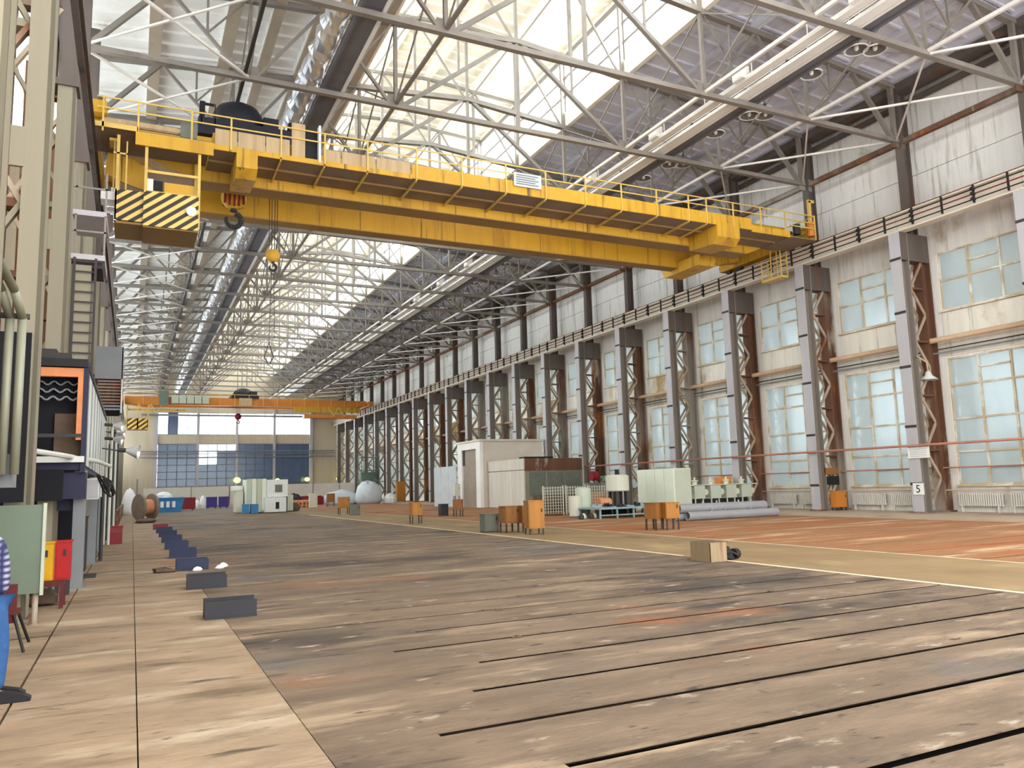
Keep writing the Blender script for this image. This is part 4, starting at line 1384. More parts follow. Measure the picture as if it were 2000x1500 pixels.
# conduits
for i, yy in enumerate((25.5, 33.5, 37.0, 42.0, 47.0)):
    tag(MB().cyl((-.75, yy, 0), (-.75, yy, 4.6 if i else 2.3), .05, 8).cyl((-.9, yy + .1, 0), (-.9, yy + .1, 4.0), .04, 8).build('conduit_pair', m_siding if i % 2 else m_dark, None, pivot=(-.8, yy, 0)),
        '%s vertical conduit pair along the left wall behind the control room' % ORD[i], 'conduit', 'conduits along the left wall')
for i, (yy, z) in enumerate(((21.5, 1.75), (23.2, 1.8))):
    t = thing('wall_box', ('pale grey electrical box under the control room, nearer of two', 'pale grey electrical box under the control room, farther of two')[i], 'box', (-.8, yy, z))
    MB().box(-1.0, -.72, yy, yy + .5, z, z + .5).build('box_body', m_siding, t)
    MB().box(-.98, -.74, yy - .02, yy, z + .04, z + .46).build('box_door', m_colface, t)
cbm = thing('cable_bundle', 'tangle of black cables below the control room floor', 'cables', (-.6, 25, 2))
rc = random.Random(9)
for i in range(9):
    y0 = 20 + i * 1.2
    pts = [(-.72, y0, 2.3 + rc.uniform(-.1, .1)), (-.55 + rc.uniform(-.1, .05), y0 + .7, 2.1 + rc.uniform(-.2, .1)), (-.5 + rc.uniform(-.1, .05), y0 + 1.4, 2.0 + rc.uniform(-.2, .25)), (-.65, y0 + 2.1, 2.3)]
    MB().tube(pts, .025, 6).build('cable', m_black, cbm)

# ------------------------------------------------------------------ things along the left walkway
gb = thing('display_board', 'grey green steel board on posts at the left edge, behind the person', 'board', (-1.45, 13.5, 0))
MB().box(-1.95, -1.13, 13.44, 13.5, .45, 1.72).build('board_panel', m_greenboard, gb)
MB().box(-1.16, -1.12, 13.42, 13.52, .42, 1.74).build('board_edge', m_sage, gb)
for x in (-1.22, -1.9):
    MB().cyl((x, 13.54, 0), (x, 13.54, 1.6), .04, 10).build('post', m_rust, gb)
MB().box(-1.3, -1.14, 13.46, 13.62, 0, .015).build('foot_plate', m_rust, gb)


def cabinet(name, label, m, x, y, w, d, h, leg, grp=None, rz=0, mdoor=None):
    c = thing(name, label, 'cabinet', (x, y, 0), grp)
    b = MB().box(-w / 2, w / 2, -d / 2, d / 2, leg, h)
    o = bpy.data.objects.new('cabinet_body', b.mesh('cabinet_body', m)); COL.objects.link(o); o.parent = c
    def part(nm, mb, mm):
        q = bpy.data.objects.new(nm, mb.mesh(nm, mm)); COL.objects.link(q); q.parent = c
        return q
    part('cabinet_top', MB().box(-w / 2 - .02, w / 2 + .02, -d / 2 - .02, d / 2 + .02, h, h + .03), m)
    part('cabinet_door', MB().box(-w / 2 + .03, w / 2 - .03, -d / 2 - .015, -d / 2, leg + .04, h - .04), mdoor or m)
    part('door_handle', MB().box(w / 2 - .12, w / 2 - .08, -d / 2 - .04, -d / 2 - .015, (h + leg) / 2 + .1, (h + leg) / 2 + .22), m_dark)
    for sx in (-1, 1):
        for sy in (-1, 1):
            part('leg', MB().box(sx * (w / 2 - .04) - .025, sx * (w / 2 - .04) + .025, sy * (d / 2 - .04) - .025, sy * (d / 2 - .04) + .025, 0, leg), m_dark)
    c.rotation_euler = (0, 0, rz)
    return c


cabinet('electrical_cabinet', 'bright yellow cabinet on legs behind the green board', m_yelcab, -1.42, 17.0, .3, .3, .98, .3)
cabinet('electrical_cabinet', 'bright red cabinet beside the yellow one, left of the grey post', m_red, -1.13, 17.3, .26, .3, .98, .28)
bn = thing('low_bench', 'low rusty brown bench frame on the floor behind the green board', 'bench', (-1.15, 15.4, 0))
MB().box(-1.6, -.98, 15.2, 15.7, .36, .42).build('bench_top', m_chairseat, bn)
for x in (-1.55, -1.0):
    for yy in (15.22, 15.66):
        MB().box(x - .03, x + .03, yy - .03, yy + .03, 0, .36).build('leg', m_chairseat, bn)
tag(MB().blob((-1.35, 15.8, .1), (.28, .2, .18), 9, 5, .15, 3).build('scrap_bag', m_debris, None, pivot=(-1.35, 15.8, 0)), 'dirty crumpled bag on the floor behind the bench', 'bag')
ch_ = thing('chair', 'dark red chair with thin black legs beside the person', 'chair', (-1.35, 11.6, 0))
MB().box(-1.55, -1.2, 11.4, 11.8, .42, .46).build('seat', m_chairseat, ch_)
MB().box(-1.5, -1.22, 11.42, 11.46, .32, .78).build('backrest', m_chairseat, ch_)
for a, b in (((-1.25, 11.42), (-1.1, 11.2)), ((-1.5, 11.42), (-1.6, 11.2)), ((-1.25, 11.78), (-1.12, 11.95)), ((-1.5, 11.78), (-1.6, 11.95))):
    MB().bar((a[0], a[1], .44), (b[0], b[1], 0), .025).build('leg', m_black, ch_)
oc = cabinet('electrical_cabinet', 'orange and red cabinet standing under the far end of the control room', m_orange, -1.2, 31.0, .5, .4, 1.05, .1, None, 0, m_red)
oc2 = cabinet('electrical_cabinet', 'dark cabinet by the left walkway beyond the grey post', m_dark, -1.12, 22.4, .3, .4, 1.3, .05)
tag(MB().box(-.98, -.68, 20.3, 20.8, 0.0, .06).build('floor_plate', m_dark, None, pivot=(-.8, 20.5, 0)), 'dark steel plate on the floor beside the grey post', 'plate')
rb = thing('sand_box', 'dark red sand box with a sloping lid beside the left walkway', 'box', (-.5, 34.2, 0))
MB().prism_x([(33.6, 0), (34.6, 0), (34.6, .62), (34.1, .62), (33.6, .42)], -.75, -.28).build('box_body', m_maroon, rb)
MB().box(-.77, -.26, 34.1, 34.65, .62, .66).build('lid', m_maroon, rb)
hf = thing('handrail_fence', 'rusty red handrail along the left wall far down the walkway', 'railing', (-.75, 60, 0))
for i in range(10):
    MB().bar((-.7, 45 + i * 4, 0), (-.7, 45 + i * 4, 1.05), .07).build('railing_post', m_rust, hf)
MB().bar((-.7, 45, 1.05), (-.7, 81, 1.05), .07).bar((-.7, 45, .55), (-.7, 81, .55), .05).build('rail', m_rust, hf)

# cable drum and goods at the far left
dr = thing('cable_drum', 'big wooden cable drum standing at the far end of the left walkway', 'drum', (.95, 64, 0))
for x in (.45, 1.4):
    MB().cyl((x - .08, 64, .95), (x + .08, 64, .95), .95, 24).build('drum_flange', m_wood, dr)
MB().cyl((.5, 64, .95), (1.35, 64, .95), .55, 20).build('drum_core', m_terra, dr)
dr.rotation_euler = (0, 0, radians(28))
tag(MB().box(.3, .42, 70, 70.12, 0, 3.1).build('marker_post', m_greypost, None, pivot=(.36, 70, 0)), 'grey post standing behind the cable drum', 'post')
tag(MB().blob((.9, 57, .1), (.7, .5, .2), 10, 5, .2, 2).build('debris_heap', m_debris, None, pivot=(.9, 57, 0)), 'dark heap of debris in front of the cable drum', 'heap')
tag(MB().blob((-.2, 82, .75), (.7, .6, 1.7), 10, 7, .08, 4).build('white_bag', m_white_bag, None, pivot=(-.2, 82, 0), smooth=True), 'tall white sack left of the cable drum', 'sack')
sk = thing('skip_container', 'blue open skip with white sacks at the far left', 'skip', (2.9, 89, 0))
MB().prism_y([(1.9, 0), (4.6, 0), (4.9, 1.45), (1.6, 1.45)], 88, 90.2).build('skip_body', m_skip, sk)
MB().box(1.55, 4.95, 87.9, 88.0, 1.35, 1.5).build('rim', m_skip, sk)
for i in range(4):
    MB().box(2.1 + i * .55, 2.4 + i * .55, 87.9, 87.98, .5, 1.1).build('white_mark', m_white_bag, sk)
tag(MB().blob((3.0, 89, 1.6), (.8, .7, .5), 9, 5, .1, 6).build('white_bag', m_white_bag, None, pivot=(3, 89, 1.5)), 'white sack lying in the blue skip', 'sack')
for i, (x, yy, w, h, m, nm, lb) in enumerate((
        (5.6, 97, 1.9, 1.35, m_maroon, 'crate', 'maroon crate right of the blue skip'),
        (8.9, 104, 1.2, 1.3, m_violet, 'crate', 'left violet crate in front of the pale partition'),
        (10.3, 104, 1.1, 1.3, m_violet, 'crate', 'right violet crate in front of the pale partition'),
        (12.4, 105, 1.0, 1.4, m_navy, 'crate', 'dark crate with a tarp, left of the machining centre'))):
    t = thing(nm, lb, 'crate', (x, yy, 0))
    MB().box(x - w / 2, x + w / 2, yy - .5, yy + .5, .1, h).build('crate_body', m, t)
    MB().box(x - w / 2 - .03, x + w / 2 + .03, yy - .53, yy + .53, h, h + .06).build('lid', m, t)
    for dx in (-.35, .35):
        MB().box(x + dx * w - .08, x + dx * w + .08, yy - .5, yy + .5, 0, .1).build('runner', m_dark, t)
for i, (x, yy, h) in enumerate(((7.0, 101, 1.2), (7.7, 101.5, 1.8))):
    tag(MB().blob((x, yy, h * .27), (.4, .4, h * .6), 9, 6, .1, 11 + i).build('white_bag', m_white_bag, None, pivot=(x, yy, 0)), ('short white sack left of the violet crates', 'taller white sack left of the violet crates')[i], 'sack')

# pale partition before the end wall
pt = thing('partition_fence', 'long pale partition wall crossing the hall before the end wall', 'partition', (17, 127, 0))
xp = 1.5
for i, x1 in enumerate((8, 13.4, 18, 22, 26, 30.2, 34.2)):
    MB().box(xp, x1 - .06, 127, 127.15, 0, 2.75 if i < 3 else 2.9).build('partition_panel', m_partition, pt)
    MB().box(x1 - .06, x1 + .02, 126.95, 127.2, 0, 2.9).build('partition_post', m_rust, pt)
    xp = x1 + .02
# lit lamps in front of the end wall
for i, (x, z, r) in enumerate(((16.1, 3.9, .6), (22.8, 3.8, .35), (27.9, 3.8, .45), (33.4, 3.8, .35))):
    lm = thing('floodlight', ['large glowing yellow floodlight behind the machining centre', 'small glowing floodlight in front of the third end window', 'glowing yellow floodlight at the right foot of the end windows', 'small pale glowing lamp in the far right corner'][i], 'lamp', (x, 141.4, 0), 'lit floodlights at the end wall')
    MB().blob((x, 141.4, z), (r, .3, r * .8), 12, 8, flat=False).build('lamp_lens', m_lampglow, lm, smooth=True)
    MB().box(x - .06, x + .06, 141.5, 141.6, 0, z).build('stand', m_greypost, lm)

# white machining centre in mid hall
mc = thing('machining_centre', 'pale green and white machine tool enclosure standing in mid hall', 'machine', (10.3, 72, 0))
MB().box(8.9, 10.6, 71.5, 74, 0.1, 2.9).build('machine_body', m_ivory, mc)
for i in range(4):
    MB().prism_x([(71.35, .2), (71.5, .2), (71.5, 2.95), (71.42, 2.95)], 8.95 + i * .42, 9.3 + i * .42).build('folded_panel', m_ivory if i % 2 else m_sage, mc)
MB().box(10.6, 12.4, 71.3, 73.5, 1.35, 2.85).build('upper_box', m_signw, mc)
MB().box(11.3, 11.9, 71.25, 71.3, 1.75, 2.4).build('control_window', m_greybox, mc)
MB().box(10.4, 12.2, 70.9, 73, 0.05, 1.3).build('lower_box', m_signw, mc)
MB().box(11.3, 11.6, 70.86, 70.9, .3, .9).build('door_opening', m_black, mc)
MB().box(12.4, 12.9, 71.5, 73, .1, 1.5).build('side_box', m_sage, mc)
MB().box(8.2, 8.8, 72.5, 74.5, .1, 1.9).build('conveyor_box', m_tank, mc)
MB().box(7.9, 8.8, 73, 74, 2.0, 2.4).build('hopper', m_white_steel, mc)
for x, w in ((8.7, .5), (9.4, .6)):
    t = thing('coolant_tank', 'blue coolant tub at the foot of the machine, %s one' % ('left' if x < 9 else 'right'), 'tub', (x, 70, 0))
    MB().box(x - w / 2, x + w / 2, 69.7, 70.4, .05, .75).build('tub', m_skip, t)
    MB().box(x - w / 2 - .03, x + w / 2 + .03, 69.67, 70.43, .75, .8).build('rim', m_skip, t)

# ------------------------------------------------------------------ trough boxes along the left floor
TROUGH_Y = [12.55, 16.6, 20.7, 24.9, 28.9, 33.1, 37.4, 41.5]
TROUGH_X = [1.0, 1.0, 1.0, 1.02, 1.04, 1.07, 1.09, 1.09]
def build_trough(x, y, label, m):
    t = thing('steel_trough', label, 'trough', (x, y, 0), 'steel troughs in a row along the walkway')
    w, d, h, q = .72, .34, .25, .02
    def P(nm, b, mm=m):
        o = bpy.data.objects.new(nm, b.mesh(nm, mm)); COL.objects.link(o); o.parent = t
    P('front_plate', MB().box(0, w, -d / 2, -d / 2 + q, .02, h))
    P('back_plate', MB().box(0, w, d / 2 - q, d / 2, .02, h + .02))
    P('bottom_plate', MB().box(0, w, -d / 2 + q, d / 2 - q, .02, .05), m_ind)  # dark material paints the shade inside the trough
    P('rim_flange', MB().box(0, w, d / 2, d / 2 + .03, h - .02, h + .02).box(0, w, -d / 2 - .015, -d / 2, .0, .03))
    P('end_plate', MB().box(w - q, w, -d / 2 + q, d / 2 - q, .05, h - .03))
    P('end_plate', MB().box(0, q, -d / 2 + q, d / 2 - q, .05, h * .7))
    P('foot', MB().box(.08, .16, -d / 2, d / 2, 0, .02), m_dark)
    P('foot', MB().box(w - .16, w - .08, -d / 2, d / 2, 0, .02), m_dark)
    return t


for i, yy in enumerate(TROUGH_Y):
    lb = ['charcoal steel trough on the floor, nearest to the camera', 'charcoal steel trough on the floor, second nearest to the camera',
          'blue steel trough with white litter beside it, third in the floor row'][i] if i < 3 else '%s dark blue steel trough in the floor row, counted from the camera' % ORD[i]
    t = build_trough(TROUGH_X[i], yy, lb, m_boxdark if i < 2 else m_boxblue)
    t.rotation_euler = (0, 0, radians(random.uniform(-1.5, 1.5)))
t = build_trough(1.05, 45.8, 'maroon steel trough at the far end of the floor row', m_maroon)
for i, (x, yy) in enumerate(((1.45, 20.3), (1.95, 20.4), (2.1, 20.9))):
    tag(MB().blob((x, yy, .03), (.1, .07, .07), 7, 4, .25, 20 + i).build('litter', m_white_bag, None, pivot=(x, yy, 0)), '%s scrap of white litter beside the third trough' % ORD[i], 'litter', 'white litter by the troughs')
tag(MB().blob((.75, 20.5, .03), (.3, .2, .08), 8, 4, .3, 31).build('debris_heap', m_debris, None, pivot=(.75, 20.5, 0)), 'small dark heap of rubbish left of the third trough', 'heap')

# ------------------------------------------------------------------ orange cabinets on the floor
G = 'orange cabinets on legs about the hall'
cabinet('floor_cabinet', 'tall orange cabinet on short legs in mid hall, right of its group', m_cab, 13.3, 25.8, .6, .55, 1.2, .22, G, radians(-8))
cabinet('floor_cabinet', 'lower orange brown cabinet left of the tall orange one', m_cab_d, 13.15, 27.6, .6, .55, .98, .36, G, radians(4))
cabinet('floor_cabinet', 'narrow orange brown cabinet half hidden behind the tall orange one', m_cab_d, 13.65, 27.3, .4, .5, .98, .36, G)
cabinet('floor_cabinet', 'grey green steel box left of the orange cabinet group', m_greybox, 12.75, 28.6, .6, .5, .68, .03)
cabinet('floor_cabinet', 'ochre cabinet on legs before the benches, left of a pair', m_cab_d, 17.65, 24.4, .55, .5, .98, .42, G, radians(20))
cabinet('floor_cabinet', 'orange cabinet on legs before the benches, right of a pair', m_cab, 18.1, 24.05, .55, .5, .98, .42, G, radians(-10))
cabinet('floor_cabinet', 'orange cabinet on legs standing alone left of the concrete booth', m_cab, 13.0, 38.3, .55, .5, 1.05, .42, G)
cabinet('floor_cabinet', 'brown cabinet on legs in front of the white gate', m_cab_d, 18.0, 45.0, .5, .5, 1.0, .4, G)
cabinet('floor_cabinet', 'small dark steel box on the floor before the white gate', m_boxdark, 17.6, 46.5, .5, .45, .72, .03)
cabinet('floor_cabinet', 'orange cabinet far back on the floor beside a grey box', m_cab, 14.0, 57.5, .75, .6, 1.25, .5, G)
cabinet('floor_cabinet', 'grey box far back in front of an orange cabinet', m_greybox, 14.3, 55.5, .65, .5, .72, .03)
cabinet('floor_cabinet', 'small ochre cabinet far back near the white tarpaulins', m_cab_d, 19.5, 86.0, .8, .6, 1.4, .5, G)
cabinet('floor_cabinet', 'pale grey cabinet far back right of the machining centre', m_tank, 17.2, 84, .8, .6, 1.5, .03)
tag(MB().blob((13.0, 72.0, .25), (.6, .4, .5), 9, 5, .15, 8).build('debris_heap', m_debris, None, pivot=(13.0, 72, 0)), 'brown covered heap right of the machining centre', 'heap')
# fallen open box
fb = thing('tipped_box', 'pale steel box tipped open on the white floor line with black parts spilling', 'box', (11.75, 14.2, 0))
MB().box(11.55, 11.58, 13.95, 14.6, .0, .42).box(11.55, 12.0, 14.57, 14.6, 0, .42).box(11.55, 12.0, 13.95, 13.98, 0, .42).box(11.55, 12.0, 13.95, 14.6, 0, .03).box(11.55, 12.05, 13.95, 14.6, .4, .43).build('box_shell', m_debris, fb)
MB().box(11.53, 11.555, 13.93, 14.62, 0, .43).box(11.53, 11.98, 13.92, 13.95, .0, .42).build('box_face', m_dirty_beige, fb)
MB().blob((12.15, 14.25, .1), (.28, .25, .2), 9, 5, .3, 12).build('black_parts', m_black, fb)
MB().bar((12.0, 14.1, .35), (12.5, 14.3, .06), .05).bar((12.0, 14.4, .38), (12.4, 14.0, .1), .04).build('steel_rod', m_dark, fb)
MB().cyl((12.35, 14.15, .12), (12.5, 14.2, .12), .12, 12).build('motor', m_black, fb)
for i, (x, yy) in enumerate(((4.2, 8.7), (5.6, 9.75), (4.9, 10.7), (3.4, 11.8), (9.3, 9.8), (6.6, 14.5), (9.9, 12.6))):
    tag(MB().blob((x, yy, .009), (.07, .03, .02), 7, 4, .3, 40 + i).build('metal_chip', m_debris, None, pivot=(x, yy, 0)), 'small rusty metal scrap on the floor plates, %s from the left group' % ORD[i], 'scrap', 'metal scraps on the floor plates')

# ------------------------------------------------------------------ grey pipe stack on the right
def steel_pipe(x0, x1, yy, z, r, label):
    p = thing('steel_pipe', label, 'pipe', ((x0 + x1) / 2, yy, z - r), 'grey pipes stacked on the right')
    n = 20
    vs, fs = [], []
    for k, (x, rr) in enumerate(((x0, r), (x1, r), (x1, r - .03), (x0, r - .03))):
        for i in range(n):
            t_ = 2 * pi * i / n
            vs.append((x, yy + rr * cos(t_), z + rr * sin(t_)))
    for k in range(4):
        for i in range(n):
            j = (i + 1) % n
            k2 = (k + 1) % 4
            fs.append((k * n + i, k * n + j, k2 * n + j, k2 * n + i))
    MB().add(vs, fs).build('pipe_wall', m_pipegrey, p)
    for x in (x0 + 1.4, x0 + 2.2, x1 - 1.6):
        MB().cyl((x, yy, z + r - .02), (x, yy, z + r + .1), .04, 8).build('branch_stub', m_pipegrey, p)


steel_pipe(22.4, 27.7, 28.5, .2, .2, 'grey steel pipe on the floor, front one of the stack')
steel_pipe(22.0, 27.3, 28.93, .2, .2, 'grey steel pipe on the floor, rear one of the stack')
steel_pipe(22.1, 27.2, 28.72, .545, .2, 'grey steel pipe lying on top of the other two')

# benches, tanks and cabinets on the right
wb = thing('work_bench', 'low blue green steel work bench with slatted top before the tanks', 'bench', (22.7, 35, 0))
MB().box(21.0, 25.2, 33.6, 35.8, .46, .54).build('bench_top', m_bluegreen, wb)
MB().box(21.1, 25.1, 33.65, 33.72, .14, .2).build('lower_rail', m_bluegreen, wb)
for x in (21.1, 22.1, 23.1, 24.1, 25.1):
    for yy in (33.7, 35.7):
        MB().box(x - .04, x + .04, yy - .04, yy + .04, 0, .46).build('leg', m_bluegreen, wb)
rw = random.Random(2)
for i in range(16):
    x, yy = rw.uniform(21.3, 24.9), rw.uniform(33.8, 35.4)
    tag(MB().box(x - .12, x + .12, yy - .08, yy + .08, .54, .54 + rw.uniform(.05, .18)).build('metal_part', m_bluegreen if i % 2 else m_navy, None, pivot=(x, yy, .54)), ('%s small %s metal part lying on the blue green bench' % (ORD[i // 2], 'pale' if i % 2 else 'dark')), 'part', 'small parts on the bench')
tk = thing('mixing_tank', 'pale cylindrical tank on black legs behind the bench', 'tank', (24.1, 36.6, 0))
MB().lathe((24.1, 36.6, 1.3), [(0.0, 0), (.58, 0), (.64, .05), (.64, .82), (.55, .9), (0, .92)], 20).build('tank_shell', m_tank, tk, smooth=False)
for a in range(4):
    MB().box(24.1 + .45 * cos(a * pi / 2 + .6) - .06, 24.1 + .45 * cos(a * pi / 2 + .6) + .06, 36.6 + .45 * sin(a * pi / 2 + .6) - .06, 36.6 + .45 * sin(a * pi / 2 + .6) + .06, .5, 1.35).build('leg', m_black, tk)
MB().box(23.3, 24.9, 36.1, 37.2, 0, .52).build('tank_base', m_black, tk)
MB().cyl((24.1, 36.6, 2.2), (24.1, 36.6, 2.5), .12, 10).build('outlet', m_black, tk)
mtr = thing('pump_motor', 'orange pump motor beside the black tank base', 'motor', (23.0, 36.4, 0))
MB().cyl((22.6, 36.2, .75), (23.3, 36.2, .75), .22, 14).build('motor_body', m_terra, mtr)
MB().box(22.6, 23.3, 35.95, 36.45, 0, .55).build('motor_base', m_black, mtr)
t2 = thing('drum_tank', 'pale green upright drum left of the mixing tank', 'tank', (21.65, 36.2, 0))
MB().lathe((21.65, 36.2, .5), [(0, 0), (.42, 0), (.42, 1.0), (.3, 1.08), (0, 1.1)], 20).build('drum_shell', m_sage, t2)
MB().cyl((21.65, 36.2, 0), (21.65, 36.2, .5), .35, 12).build('drum_stand', m_greypost, t2)
MB().cyl((21.7, 36.2, 1.6), (21.7, 36.2, 3.2), .05, 8).build('vent_pipe', m_truss, t2)
t3 = thing('drum_tank', 'small cream upright drum left of the pale green drum', 'tank', (21.0, 36.0, 0))
MB().lathe((21.0, 36.0, .1), [(0, 0), (.32, 0), (.32, 1.0), (.2, 1.05), (0, 1.05)], 16).build('drum_shell', m_tank, t3)
MB().cyl((21.0, 36.0, 0), (21.0, 36.0, .1), .25, 10).build('drum_stand', m_greypost, t3)
for i in range(4):
    tag(MB().blob((20.3 + .3 * i, 34.2 + .25 * (i % 2), .1), (.14, .14, .2), 8, 5, .05, 60 + i).build('bottle', m_tank if i % 2 else m_dark, None, pivot=(20.3 + .3 * i, 34.2, 0)), '%s small can on the floor left of the blue green bench' % ORD[i], 'can', 'cans left of the bench')
# mesh cages behind
for i, x in enumerate((21.2, 22.7, 24.2)):
    cg = thing('wire_cage', ['leftmost wire mesh cage pallet behind the drums', 'middle wire mesh cage pallet behind the drums', 'rightmost wire mesh cage pallet behind the mixing tank'][i], 'cage', (x + .7, 40, 0), 'wire cages behind the tanks')
    for k in range(9):
        MB().box(x, x + 1.4, 39.98, 40.02, .2 + k * .17, .23 + k * .17).build('wire', m_tank, cg)
    for k in range(9):
        MB().box(x + k * .17, x + .03 + k * .17, 39.98, 40.02, .1, 1.65).build('wire', m_tank, cg)
    MB().box(x, x + 1.4, 40.1, 41.2, .15, 1.2).build('cage_load', m_debris if i < 2 else m_terra, cg)
    for dx in (.05, 1.35):
        MB().box(x + dx - .03, x + dx + .03, 39.95, 40.0, 0, 1.7).build('cage_post', m_tank, cg)
# large ivory cabinet
ic = thing('machine_enclosure', 'large ivory green sheet metal enclosure right of the mixing tank', 'enclosure', (26.9, 35.6, 0))
MB().box(26.0, 27.1, 34.0, 37.4, .25, 2.45).build('enclosure_body', m_ivory, ic)
for i in range(4):
    MB().box(25.97, 26.0, 34.03 + i * .84, 34.84 + i * .84, .3, 2.42).build('side_sheet', m_ivory, ic)
MB().box(26.03, 27.07, 33.97, 34.0, .3, 2.42).build('end_sheet', m_sage, ic)
MB().box(26.1, 27.0, 34.1, 37.3, 0, .25).build('plinth', m_black, ic)
# pump line behind the pipes
pm = thing('pump_line', 'row of grey green pump housings on a frame behind the grey pipes', 'machine', (30.3, 36, 0))
for i in range(4):
    x = 28.6 + i * 1.15
    MB().box(x, x + .75, 35.6, 36.5, .75, 1.5).build('pump_housing', m_sage, pm)
    MB().cyl((x + .9, 35.7, 1.1), (x + .9, 36.2, 1.1), .17, 12).build('flange', m_tank, pm)
    MB().lathe((x + .35, 36, 1.5), [(.14, 0), (.14, .2), (.2, .22), (.2, .27), (.06, .3), (.06, .45), (0, .45)], 12).build('valve', m_tank, pm)
    MB().bar((x + .1, 35.7, 0), (x + .1, 35.7, .75), .06).bar((x + .65, 35.7, 0), (x + .65, 35.7, .75), .06).build('frame_leg', m_tank, pm)
MB().box(28.2, 33.2, 35.6, 36.5, 1.48, 1.53).box(28.2, 33.2, 35.6, 35.66, .35, .42).build('frame_rail', m_tank, pm)
MB().box(28.1, 28.7, 36.8, 37.4, 1.0, 2.4).build('control_box', m_signw, pm)
MB().box(28.3, 33, 36.3, 36.5, .1, .7).build('dark_backing', m_dark, pm)
tag(MB().box(31.4, 32.3, 36.7, 37.2, 1.53, 1.95).build('motor_cover', m_orange, None, pivot=(31.8, 37, 1.53)), 'orange motor cover on top of the pump line', 'motor')
# things at the columns
oc_ = cabinet('electrical_cabinet', 'bright orange cabinet between chords of the rusty column, with a red pipe above', m_orange, 33.6, 30.05, .75, .4, 1.0, .18)
tag(MB().box(33.1, 34.05, 30.3, 30.4, 1.9, 2.25).build('junction_box', m_cab_d, None, pivot=(33.3, 30.1, 1.9)), 'brown box on the rusty column above the orange cabinet', 'box')
tag(MB().box(33.15, 34.05, 30.3, 30.4, 1.35, 1.8).build('notice_plate', m_black, None, pivot=(33.5, 30.1, 1.35)), 'black plate above the orange cabinet on the column', 'plate')
tag(MB().box(34.0, 34.3, 25.6, 25.9, 1.15, 1.75).build('wall_box', m_orange, None, pivot=(34.1, 25.7, 1.15)), 'small orange box on the wall left of the signed column', 'box')
s1 = thing('notice_sign', 'white notice sign with faded lines on the signed right column', 'sign', (32.5, 24.3, 2.55))
MB().box(32.5, 32.52, 23.75, 24.85, 2.52, 3.02).build('sign_plate', m_signw, s1)
for i in range(5):
    MB().box(32.495, 32.5, 23.9, 24.75, 2.92 - i * .08, 2.935 - i * .08).build('text_line', m_ink, s1)
s2 = thing('number_sign', 'small white number sign low on the signed right column', 'sign', (32.5, 24.45, .85))
MB().box(32.5, 32.52, 24.2, 24.75, .85, 1.38).build('sign_plate', m_signw, s2)
fc = bpy.data.curves.new('digit', 'FONT')
fc.body = '5'
fc.size = .5
fc.extrude = .004
fo = bpy.data.objects.new('digit_tmp', fc)
COL.objects.link(fo)
dg = bpy.context.evaluated_depsgraph_get()
dm = bpy.data.meshes.new_from_object(fo.evaluated_get(dg))
bpy.data.objects.remove(fo)
dm.materials.clear()
dm.materials.append(m_ink_d)
inst('digit', dm, s2, (-.008, .16, .1), (pi / 2, 0, -pi / 2))
wlamp = thing('wall_lamp', 'white bell lamp hanging on the signed right column', 'lamp', (33.5, 24.15, 6))
MB().lathe((33.5, 24.15, 6.15), [(.06, .42), (.12, .38), (.16, .22), (.42, .0), (.4, 0), (.0, .2)], 16).build('reflector', m_siding, wlamp, smooth=True)
MB().tube([(33.5, 24.15, 6.55), (33.45, 24.15, 7.0), (33.0, 24.3, 7.3)], .035, 8).build('arm', m_brownpipe, wlamp)

# ------------------------------------------------------------------ booth, gate and screens on the right
bo = thing('gate_booth', 'rendered booth with a white framed steel gate by the right columns', 'booth', (29, 63, 0))
MB().box(26.6, 32.3, 60.7, 65.6, 0, 5.55).build('booth_wall', m_booth, bo)
MB().box(26.3, 26.59, 60.6, 61.5, 0, 4.95).box(26.3, 26.59, 64.7, 65.7, 0, 4.95).box(26.3, 26.59, 60.58, 65.72, 4.95, 5.54).build('gate_frame', m_white_steel, bo)
MB().box(26.45, 26.58, 61.5, 64.7, 0, 4.95).build('gate_leaf', m_gate, bo)
MB().box(26.4, 26.5, 64.3, 64.7, 3.6, 4.95).build('gate_motor', m_dark, bo)
MB().box(26.25, 32.4, 60.55, 65.75, 5.56, 5.72).build('roof_slab', m_booth, bo)
for i in range(6):
    MB().box(32.3, 32.42, 60.6, 60.7, .3 + i * .85, .9 + i * .85).build('quoin', m_white_steel, bo)
cbk = thing('concrete_booth', 'low streaked concrete booth in front of the gate booth', 'booth', (29.7, 57, 0))
for i in range(4):
    MB().box(27.0, 27.12, 53.9 + i * 1.65, 55.52 + i * 1.65, 0, 2.9).build('side_panel', m_conc, cbk)
MB().box(26.98, 27.12, 53.9, 60.5, 2.95, 3.8).build('upper_band', m_conc, cbk)
MB().box(27.12, 32.3, 53.9, 60.5, 0, 3.75).build('booth_wall', m_conc_d, cbk)
MB().box(27.1, 32.3, 53.84, 53.9, 2.85, 3.8).build('rusty_band', m_rust, cbk)
for i in range(3):
    MB().box(27.5 + i * 1.6, 28.9 + i * 1.6, 53.85, 53.9, .9, 2.75).build('front_panel', m_greybox, cbk)
tag(MB().box(27.3, 29.8, 54.2, 55.2, 3.8, 3.95).build('roofing_felt', m_black, None, pivot=(28.5, 54.6, 3.8)), 'black felt lying on the concrete booth roof', 'felt')
sp = thing('steel_screen', 'pale blue grey steel screen left of the white gate', 'screen', (26.2, 69, 0))
for i in range(3):
    MB().box(26.15, 26.25, 65.8 + i * 1.9, 67.65 + i * 1.9, 0, 3.65).build('screen_panel', m_bluepanel, sp)
cabinet('wall_valve', 'small ochre hydrant cabinet in front of the pale steel screen', m_tank, 25.5, 64.0, .5, .4, 2.0, 1.0)
